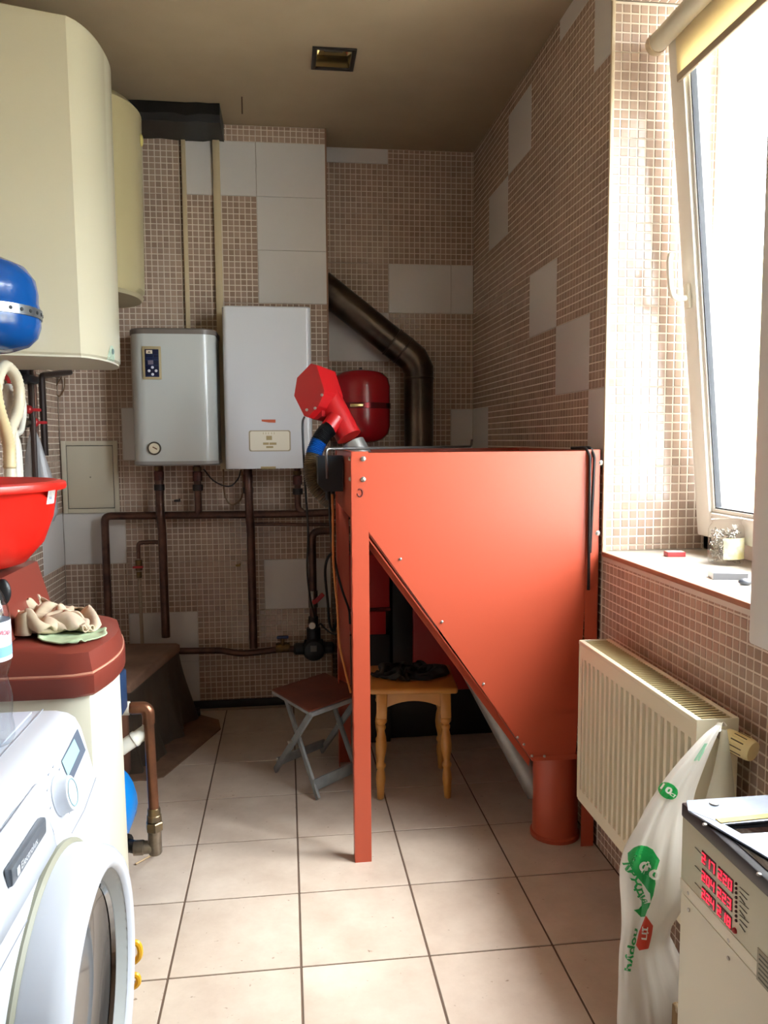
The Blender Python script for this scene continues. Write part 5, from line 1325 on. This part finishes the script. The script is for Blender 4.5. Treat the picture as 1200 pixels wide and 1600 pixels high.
cable('wire_loop', [at(96, 590, 'Y', YB-.02), at(88, 603, 'Y', YB-.01), at(86, 612, 'Y', YB-.01), at(93, 619, 'Y', YB-.01), at(100, 608, 'Y', YB-.01), at(101, 590, 'Y', YB-.02)], .003, M_CABLE_BROWN, 'thin brown wire loop hanging below the pipe elbow', 'wire')
# white ribbed hoses hung up on the left wall
M_HOSE = mat('white_hose', 'cfc6b0', .4)
def bhose(name, pts, r, lab, ribs=True, m=M_HOSE):
    P_ = spline(pts, 10); mb = MB(); mb.tube(P_, r, 12, radii=[r*(1.08 if k % 2 else .94) for k in range(len(P_))] if ribs else None)
    return tag(mb.build(name, m, ang=80), lab, 'hose', 'white hoses hung on the left wall')
def Hx(x, y, X=-.80): return at(x, y, 'X', X)
bhose('drain_hose', [Hx(-8, 640), Hx(-4, 592), Hx(8, 572), Hx(24, 588), Hx(30, 615), Hx(27, 645), Hx(16, 672), Hx(15, 700), Hx(16, 760)], .0165, 'thick cream drain hose looped over the valve, the nearest one')
bhose('drain_hose', [Hx(14, 602, -.84), Hx(12, 640, -.84), Hx(18, 668, -.84), Hx(24, 700, -.84), Hx(27, 770, -.84)], .015, 'white drain hose hanging straight down past the loop', True, mat('white_hose2', 'd8d5cc', .4))
bhose('drain_hose', [Hx(33, 615, -.88), Hx(37, 640, -.88), Hx(33, 672, -.88), Hx(24, 680, -.88), Hx(29, 700, -.88), Hx(33, 760, -.88)], .010, 'thin white hose curled behind the drain hoses', False, mat('white_hose2', 'd8d5cc', .4))
bhose('drain_hose', [Hx(-10, 600, -.76), Hx(-2, 640, -.76), Hx(8, 672, -.76), Hx(14, 700, -.76), Hx(15, 732, -.76)], .0165, 'ribbed cream hose end hanging above the red basin', True, mat('cream_hose', 'c7b78f', .45))
# clear plastic bag behind the basin
cbm = film_mat('clear_bag_film', 'cfd2d6', .45, .2)
rings = []; rnd = random.Random(8); BGY = Lx(55, 660, -.995).y
for q, (py, xl_, xr_) in enumerate(((668, 49, 54), (690, 44, 63), (715, 40, 70), (740, 38, 78), (770, 46, 86), (800, 60, 90), (815, 66, 84))):
    L_ = at(xl_, py, 'Y', BGY); R__ = at(xr_, py, 'Y', BGY); R__.z = L_.z; c = (L_+R__)/2; h = (R__-L_)/2; dep = .010+.02*min(1, q/3)
    rings.append([c+h*cos(2*pi*j/26)*(1+.10*sin(5*j+q))+V(0, 1, 0)*dep*sin(2*pi*j/26)*(1+.25*sin(3*j+q*1.7)) for j in range(26)])
mb = MB(); mb.loft(rings, cap0=False); tag(mb.build('clear_bag', cbm, ang=80), 'clear crumpled plastic bag hanging from the red valve above the basin', 'bag')

# ---- water softener cabinet
so = thing('water_softener', 'cream water softener cabinet with brown lid beside the washing machine', 'water softener', V(-.66, 1.87, 0))
M_BROWN = mat('brown_lid_plastic', '743429', .32); M_BODY = mat('ivory_cabinet', 'd3cfba', .35)
SYF, SYB, SXL = 1.70, 2.06, -.97
def s_ring(z, ins=0.0, zf=None, tl=0.0):
    """Plan: straight front at SYF, bowed right side; zf(x) can tilt the ring."""
    P_ = [V(SXL, SYF+ins, z)]
    xf = -.445-ins
    P_ += [V(xf-.05, SYF+ins, z), V(xf-.015, SYF+ins+.003, z)]
    for k in range(11):
        t = k/10; P_.append(V(-.436-ins+.036*sin(pi*(t*.85+.10)), SYF+.02+ins+(SYB-SYF-.04-2*ins)*t, z))
    P_ += [V(xf-.02, SYB-ins, z), V(SXL, SYB-ins, z)]
    if tl:
        for p in P_: p.z += tl*max(0, (-.43-p.x))
    return P_
mb = MB(); mb.loft([s_ring(.012, .006), s_ring(.02), s_ring(.802, .006)]); mb.build('cabinet', M_BODY, so, ang=40)
mb = MB(); mb.loft([s_ring(.800, -.004), s_ring(.806, -.008), s_ring(.845, -.008), s_ring(.849, -.004)]); mb.build('lid_base', M_BROWN, so, ang=40)
mb = MB(); mb.loft([s_ring(.849, -.004), s_ring(.853, -.004), s_ring(.892, .004, tl=.06), s_ring(.902, .02, tl=.07), s_ring(.905, .05, tl=.08)]); mb.build('lid', M_BROWN, so, ang=45)
mb = MB(); mb.loft([s_ring(.8475, -.006), s_ring(.8515, -.006)]); mb.build('lid_seam', mat('lid_seam', 'c98d74', .4), so)
# raised control head towards the wall
mb = MB(); hd = [V(-.97, SYF+.03, .92), V(-.585, SYF+.03, .92), V(-.625, SYF+.05, 1.045), V(-.97, SYF+.05, 1.055)]
mb.loft([hd, [p+V(0, SYB-SYF-.06, 0) for p in hd]]); mb.build('control_head', M_BROWN, so, ang=20)
mb = MB(); c = at(4, 925, 'Y', SYF+.03); mb.sphere(c, .022, (.8, .5, 1.3)); mb.build('control_knob', M_BLACK, so)
# bypass and connections at the back
mb = MB(); mb.box(-.50, -.434, SYB-.002, SYB+.07, .63, .74, .006); mb.build('bypass_valve', mat('navy_plastic', '1f3350', .4), so)
# ---- copper feed pipe
M_BRIGHTCU = mat('copper_bright', '8a5a3f', .3, metal=.7, var='5f4232', scale=10)
cpy = thing('copper_feed_pipe', 'bright copper pipe with brass fittings rising beside the softener', 'pipe', V(-.39, 2.2, 0))
CY = 2.20; cx = at(232, 1120, 'Y', CY).x
def Cp(x, y, Y=CY): return at(x, y, 'Y', Y)
zt3 = Cp(215, 1106).z
mb = MB(); mb.tube(rpath([V(cx-.09, CY, zt3), V(cx-.01, CY, zt3), V(cx, CY, zt3-.03), V(cx+.006, CY, Cp(238, 1265).z)], .03, 6), .0145, 16); mb.build('pipe', M_BRIGHTCU, cpy)
mb = MB(); mb.tube(rpath([V(cx-.045, CY, zt3), V(cx, CY, zt3), V(cx, CY, zt3-.045)], .034, 8), .0172, 16); mb.build('elbow', M_BRIGHTCU, cpy)
mb = MB(); mb.lathe([(.019, 0), (.019, .05)], V(cx-.10, CY, zt3), V(1, 0, 0), 14); mb.build('taped_joint', mat('thread_tape', 'cfc9ba', .8, bump=.5, bscale=80), cpy)
z1 = Cp(239, 1262).z; ccx = cx+.006
M_FIT = mat('old_brass', '8a7450', .35, metal=.85, var='6b6255', scale=30)
mb = MB(); mb.lathe([(.016, 0), (.018, -.004), (.018, -.02), (.020, -.022), (.021, -.036), (.018, -.04)], V(ccx, CY, z1), seg=16); mb.build('compression_ring', M_FIT, cpy)
mb = MB(); mb.lathe([(.022, -.04), (.0245, -.043), (.0245, -.064), (.021, -.067)], V(ccx, CY, z1), seg=6); mb.build('hex_nut', M_FIT, cpy, smooth=False)
mb = MB(); mb.lathe([(.019, -.066), (.0195, -.13), (.017, -.135)], V(ccx, CY, z1), seg=16); mb.lathe([(.018, -.004), (.0185, .03), (.021, .032), (.021, .058)], V(ccx, CY, z1-.115), V(-1, 0, 0), 16); mb.build('elbow_fitting', M_NICKEL, cpy)
mb = MB(); mb.lathe([(.02, -.03), (.02, .01), (.022, .012), (.022, .02), (.0195, .024), (.0195, .05), (.022, .052), (.022, .06), (.017, .066)], Cp(203, 1160), V(.75, .2, .45), 16); mb.build('plastic_union', mat('white_fitting', 'd4d2c6', .4), cpy)
# blue pump tank on the floor behind
bp = thing('pressure_tank', 'bright blue pressure tank on the floor behind the softener', 'tank', V(-.58, 2.36, 0))
mb = MB(); mb.lathe([(.03, -.13), (.09, -.12), (.128, -.09), (.14, -.05), (.14, .05), (.128, .09), (.09, .12), (.03, .13)], V(-.612, 2.36, .24), V(.0, 1, .0), 30); mb.build('shell', mat('bright_blue_enamel', '1277c4', .25), bp)
mb = MB(); mb.box(-.70, -.53, 2.29, 2.31, .0, .13, .004); mb.box(-.70, -.53, 2.41, 2.43, .0, .13, .004); mb.build('foot', M_BLACK, bp)
mb = MB(); mb.lathe([(.018, 0), (.018, .04), (.03, .042), (.03, .05)], V(-.435, 2.20, z1-.115), V(-1, .6, 0), 14); mb.build('flange', M_BLACK, bp)
cable('white_wire', [at(246, 1306, 'Y', 2.24), at(251, 1318, 'Z', .10), at(247, 1330, 'Z', .02), at(230, 1340, 'Z', .006), at(212, 1350, 'Z', .005)], .003, mat('beige_wire', 'b79c74', .5), 'thin beige wire curling on the floor by the copper pipe', 'wire')

# ---- red basin on the softener
bc = V(-.785, 1.90, 1.057)
ba = thing('basin', 'bright red round plastic basin on top of the water softener', 'basin', bc)
M_BASIN = mat('red_plastic', 'd02117', .3)
mb = MB(); R0 = .262
mb.lathe([(0, .002), (.155, 0), (.175, .006), (.215, .05), (.238, .11), (.249, .172), (.252, .178), (R0, .180), (R0+.006, .176), (R0+.008, .182), (R0+.006, .192), (R0-.01, .196), (.250, .192), (.245, .186), (.233, .11), (.209, .052), (.168, .012), (0, .01)], bc, seg=56, cap0=False, cap1=False); bo = mb.build('bowl', M_BASIN, ba, ang=45)
bb_ = bvh_of(bo)
P2, T2 = poly_tris([(75, 767), (86, 765), (83.5, 786), (72, 788)]); decal('price_sticker', P2, T2, bb_, mat('sticker_white', 'd9d7d6', .5), bo, .001, 1)
P2, T2 = poly_tris([(76.5, 773), (81, 772.5), (80, 780), (75.5, 780.5)]); decal('sticker_print', P2, T2, bb_, mat('sticker_print', '8d8f9a', .5), bo, .0016, 0)

# ---- rag on the lid
LIDZ = lambda x: .085*max(0, -.43-x)
rag('cream_rag', V(-.572, 1.86, .9095), .125, .10, .105, mat('cream_cloth', 'c4b596', .9, var='a8937e', scale=14), 33, 'crumpled cream rag on the brown softener lid', n=44, rot=-.3, squeeze=.42, zf=LIDZ, zs=1.9)
rag('green_cloth', V(-.478, 1.80, .9065), .060, .075, .012, mat('pale_green_cloth', 'a9b894', .9, var='8fa07c', scale=12), 12, 'flat pale green cloth under the cream rag', n=20, rot=-.4, squeeze=.97, zf=LIDZ)

# ---- washing machine
M_WASH = mat('washer_white', 'c3c7ce', .22); M_WASH_G = mat('washer_seam', '8d9198', .4)
wm = thing('washing_machine', 'white front-loading washing machine with round door and small display', 'washing machine', V(-.63, 1.19, 0))
WY0, WY1 = .892, 1.488; WXB, WXF = -.93, -.362
# side profile of the control fascia (X, Z), swept along Y
prof = [(WXB, .85), (-.455, .85), (-.43, .849), (-.41, .844), (-.398, .835), (-.388, .815), (-.376, .765), (-.368, .728), (-.362, .70)]
def w_ring(y_, ins=0.0): return [V(x-ins*(.3 if i else 0), y_, z-ins) for i, (x, z) in enumerate(prof)]+[V(WXF, y_, .03), V(WXB, y_, .03)]
mb = MB(); mb.loft([w_ring(WY0+.0, .006), w_ring(WY0+.006), w_ring(WY1-.012), w_ring(WY1-.003, .003), w_ring(WY1, .010)]); body_w = mb.build('cabinet', M_WASH, wm, ang=25)
bw = bvh_of(body_w)
mb = MB(); mb.box(WXB+.02, -.465, WY0+.02, WY1-.03, .851, .856, .003); mb.build('top_plate', mat('washer_top', 'b9bec9', .2), wm)
# groove between top and fascia
mb = MB(); mb.box(-.4560, -.4535, WY0, WY1-.004, .8494, .8508); mb.build('fascia_seam', M_WASH_G, wm, smooth=False)
def fas(px, py):
    """Point of the fascia seen at a photo pixel."""
    d = (RIGHT*((px-600)/FPX)+DOWN*((py-800)/FPX)+FWD).normalized(); h, n, i, dd = bw.ray_cast(CAM, d); return h, (n if n.dot(d) < 0 else -n)
def w6(x, y): return (x*160/1200, 1080+y*210/1575)
scr = [w6(*q) for q in ((905, 440), (1000, 690), (820, 1105), (712, 820))]
P2, T2 = poly_tris(scr); lc = decal('display_frame', P2, T2, bw, mat('washer_screen_grey', '5d6673', .25), wm, .0008, 2)
scr = [w6(*q) for q in ((862, 560), (925, 700), (790, 1000), (718, 825))]
P2, T2 = poly_tris(scr); decal('display', P2, T2, bw, mat('washer_lcd', '9bc0c4', .2), lc, .0014, 2)
# dial
dcp, dn = fas(*w6(690, 1225)); dn = V(1, 0, .22).normalized()
mb = MB(); mb.lathe([(.033, -.004), (.033, .002), (.031, .004), (.0285, .018), (.0272, .0215), (.0245, .0225), (.0, .0228)], dcp, dn, 36, cap0=False, cap1=False); dial = mb.build('dial', M_WASH, wm, ang=40)
mb = MB(); mb.lathe([(.0225, .0226), (.0225, .0234), (.0205, .0234), (.0205, .0226)], dcp, dn, 36, cap0=False, cap1=False); mb.build('dial_ring', mat('dial_ring', '7fa0a6', .3), dial)
# detergent drawer: panel and handle recess
def fpoly(pts, nm, m, lift, par, sub=2):
    P2, T2 = poly_tris(pts); return decal(nm, P2, T2, bw, m, par, lift, sub)
def c2(x, y): return (x/4, 1200+y/4)
def qpt(y_, z):                                     # point on the fascia / front at given y, z
    for (xa, za), (xb, zb) in zip(prof[2:], prof[3:]+[(WXF, .03)]):
        if za >= z >= zb: return V(xa+(xb-xa)*(za-z)/(za-zb), y_, z)
    return V(WXF, y_, z)
mb = MB(); ys = (1.115, .93)
rec = []
for z in (.822, .80, .775, .75, .722): rec.append([qpt(y_, z)+V(.0022, 0, .0005) for y_ in (1.215-(.822-z)*.0, 1.20, 1.12, 1.0, .92)])
mb.loft(rec, closed=False); drw = mb.build('detergent_drawer', M_WASH, wm, ang=40)
md = drw.modifiers.new('thickness', 'SOLIDIFY'); md.thickness = .004; md.offset = -1
p = qpt(1.1, .772); sl = V(.03, 0, -.125).normalized()
mb = MB(); mb.beam(V(p.x+.009, 1.178, .776), V(p.x+.009, 1.03, .776), .012, .026, bev=.004); dh = mb.build('drawer_handle', mat('handle_grey', '6d737a', .3, metal=.3), drw)
lettering('brand_letters', 'Electrolux', mat('brand_pale', 'd7dade', .4), V(p.x+.0156, 1.062, .771), V(0, 1, 0), V(0, 0, 1), .010, dh, width=.07)
mb = MB(); mb.box(p.x+.0150, p.x+.0157, 1.046, 1.056, .770, .781); mb.build('brand_emblem', mat('brand_pale', 'd7dade', .4), dh, smooth=False)
mb = MB(); q_ = qpt(1.1, .745); mb.prism([qpt(1.185, .765)+V(.0028, 0, 0), qpt(1.175, .728)+V(.0028, 0, 0), qpt(1.02, .728)+V(.0028, 0, 0), qpt(1.02, .765)+V(.0028, 0, 0)], V(.0008, 0, 0)); mb.build('grip_recess', mat('recess_grey', 'b4b7be', .4), drw, smooth=False)
# seams of fascia, drawer and plinth
def seam(pts, nm, r=.0007):
    mb = MB(); mb.tube([qpt(y_, z)+V(.0006, 0, 0) for y_, z in pts], r, 5); return mb.build(nm, M_WASH_G, wm)
seam([(.895, .693), (1.10, .693), (1.15, .688), (1.20, .672), (1.25, .645), (1.28, .62)], 'front_seam')
seam([(.895, .822), (1.13, .823), (1.17, .820), (1.20, .808), (1.222, .78), (1.23, .74), (1.225, .705), (1.215, .695)], 'drawer_seam')
seam([(1.30, .70), (1.38, .70), (1.484, .715)], 'fascia_edge')
for k in range(8):
    a_ = radians(-60+k*34); c_ = dcp+V(0, cos(a_)*.046, sin(a_)*.046); q_ = qpt(c_.y, min(.83, max(.70, c_.z)))
    mb = MB(); mb.box(q_.x+.0004, q_.x+.0010, q_.y-.003, q_.y+.003, q_.z-.0012, q_.z+.0012); mb.build('dial_mark', mat('washer_print', '8a93a0', .5), wm, smooth=False)
# door
DC = V(WXF, 1.185, .462); dx = V(1, 0, 0)
mb = MB(); mb.lathe([(.258, -.002), (.258, .004), (.252, .008)], DC, dx, 64); mb.build('door_surround', mat('door_gap', '8b8a78', .5), wm)
mb = MB(); mb.lathe([(.250, .004), (.250, .018), (.248, .044), (.242, .060), (.231, .071), (.220, .073), (.211, .069), (.207, .063)], DC, dx, 72, cap0=False, cap1=False); door = mb.build('door', M_WASH, wm, ang=50)
# ribbed inner cone
seg = 144; rings = []
for r, h, am in ((.2075, .0635, 0), (.206, .061, .0010), (.194, .045, .0010), (.192, .042, 0)):
    rings.append([DC+dx*h+V(0, cos(2*pi*j/seg), sin(2*pi*j/seg))*(r+(am if j % 2 else -am)) for j in range(seg)])
mb = MB(); mb.loft(rings, cap0=False, cap1=False); mb.build('door_inner_ring', mat('inner_ring_white', 'a9aca9', .35), door, ang=50)
mb = MB(); mb.lathe([(.193, .042), (.190, .047), (.185, .047), (.182, .040)], DC, dx, 64, cap0=False, cap1=False); mb.build('chrome_ring', mat('chrome', 'b8bcc0', .12, metal=1), door)
mb = MB(); mb.lathe([(.185, .028), (.170, .018), (.13, .008), (.0, .002)], DC+dx*.012, dx, 64, cap0=False, cap1=False); mb.build('door_glass', mat('smoked_glass', '3c3a38', .06, coat=.5), door, ang=60)
mb = MB(); mb.obox(DC+V(.058, .0, -.225), Matrix.Identity(3), (.012, .06, .02), .004); mb.build('door_catch', M_WASH, door)
for y_ in (WY0+.06, WY1-.06):
    for x in (WXB+.06, WXF-.06):
        mb = MB(); mb.lathe([(.02, 0), (.02, .03)], V(x, y_, 0), seg=12); mb.build('foot', M_BLACK, wm)

# ---- water bottle on the washing machine
btc = V(-.478, 1.30, .856)
bt = thing('water_bottle', 'clear plastic water bottle with pink and blue label on the washing machine', 'bottle', btc)
M_PET = glass_mat('clear_pet', (.93, .96, .97), .12, .05)
mb = MB(); pr_ = [(.022, .0), (.030, .004), (.034, .014), (.0335, .03), (.031, .045), (.033, .06), (.0335, .08), (.029, .10), (.0275, .112), (.0325, .128), (.035, .14), (.035, .205), (.033, .222), (.026, .245), (.016, .262), (.0125, .275), (.0125, .288)]
mb.lathe(pr_, btc, seg=28, cap1=False); mb.build('bottle_body', M_PET, bt, ang=50)
mb = MB(); mb.lathe([(.0353, .141), (.0353, .204)], btc, seg=28, cap0=False, cap1=False); lb = mb.build('label', mat('bottle_label', 'd6dbe6', .4), bt)
mb = MB(); mb.lathe([(.0356, .148), (.0356, .164)], btc, seg=28, cap0=False, cap1=False); mb.build('label_stripe', mat('label_blue', '7fb4dc', .4), lb)
bl2 = bvh_of(lb); P2, tr = text_mesh('МОР', 1.0, .02); xs = [p[0] for p in P2]; ys = [p[1] for p in P2]
P2 = [(-3+(p[0]-min(xs))/(max(xs)-min(xs))*18, 992-(p[1]-min(ys))/(max(ys)-min(ys))*7) for p in P2]
decal('label_letters', P2, tr, bl2, mat('label_pink', 'd06a78', .4), lb, .0012, 0)
mb = MB(); mb.lathe([(.0145, .285), (.0145, .303), (.012, .305)], btc, seg=18); mb.build('cap', mat('bottle_cap', '2f6fb4', .4), bt)

# ---- yellow clip-on hook lying behind the machine door
yb = thing('yellow_hook', 'small yellow plastic hook clip on the floor behind the washing machine', 'hook', V(-.40, 1.75, 0))
M_YEL = mat('yellow_plastic', 'd9a21a', .35)
y1_ = at(214, 1486, 'Y', 1.62); y2_ = at(213, 1532, 'Y', 1.62)
mb = MB(); mb.tube(spline([y1_+V(-.03, 0, .015), y1_+V(0, 0, .018), y1_+V(.006, 0, -.005), y1_+V(-.004, 0, -.022), y1_+V(-.03, 0, -.03)], 5), .0065, 8); mb.build('upper_hook', M_YEL, yb)
mb = MB(); mb.tube(spline([y2_+V(-.03, 0, .01), y2_+V(0, 0, .012), y2_+V(.004, 0, -.004), y2_+V(-.006, 0, -.014), y2_+V(-.03, 0, -.018)], 5), .006, 8); mb.build('lower_hook', M_YEL, yb)
mb = MB(); mb.box(y1_.x-.045, y1_.x-.025, 1.60, 1.64, .0, y1_.z+.03, .004); mb.build('stem', M_YEL, yb)
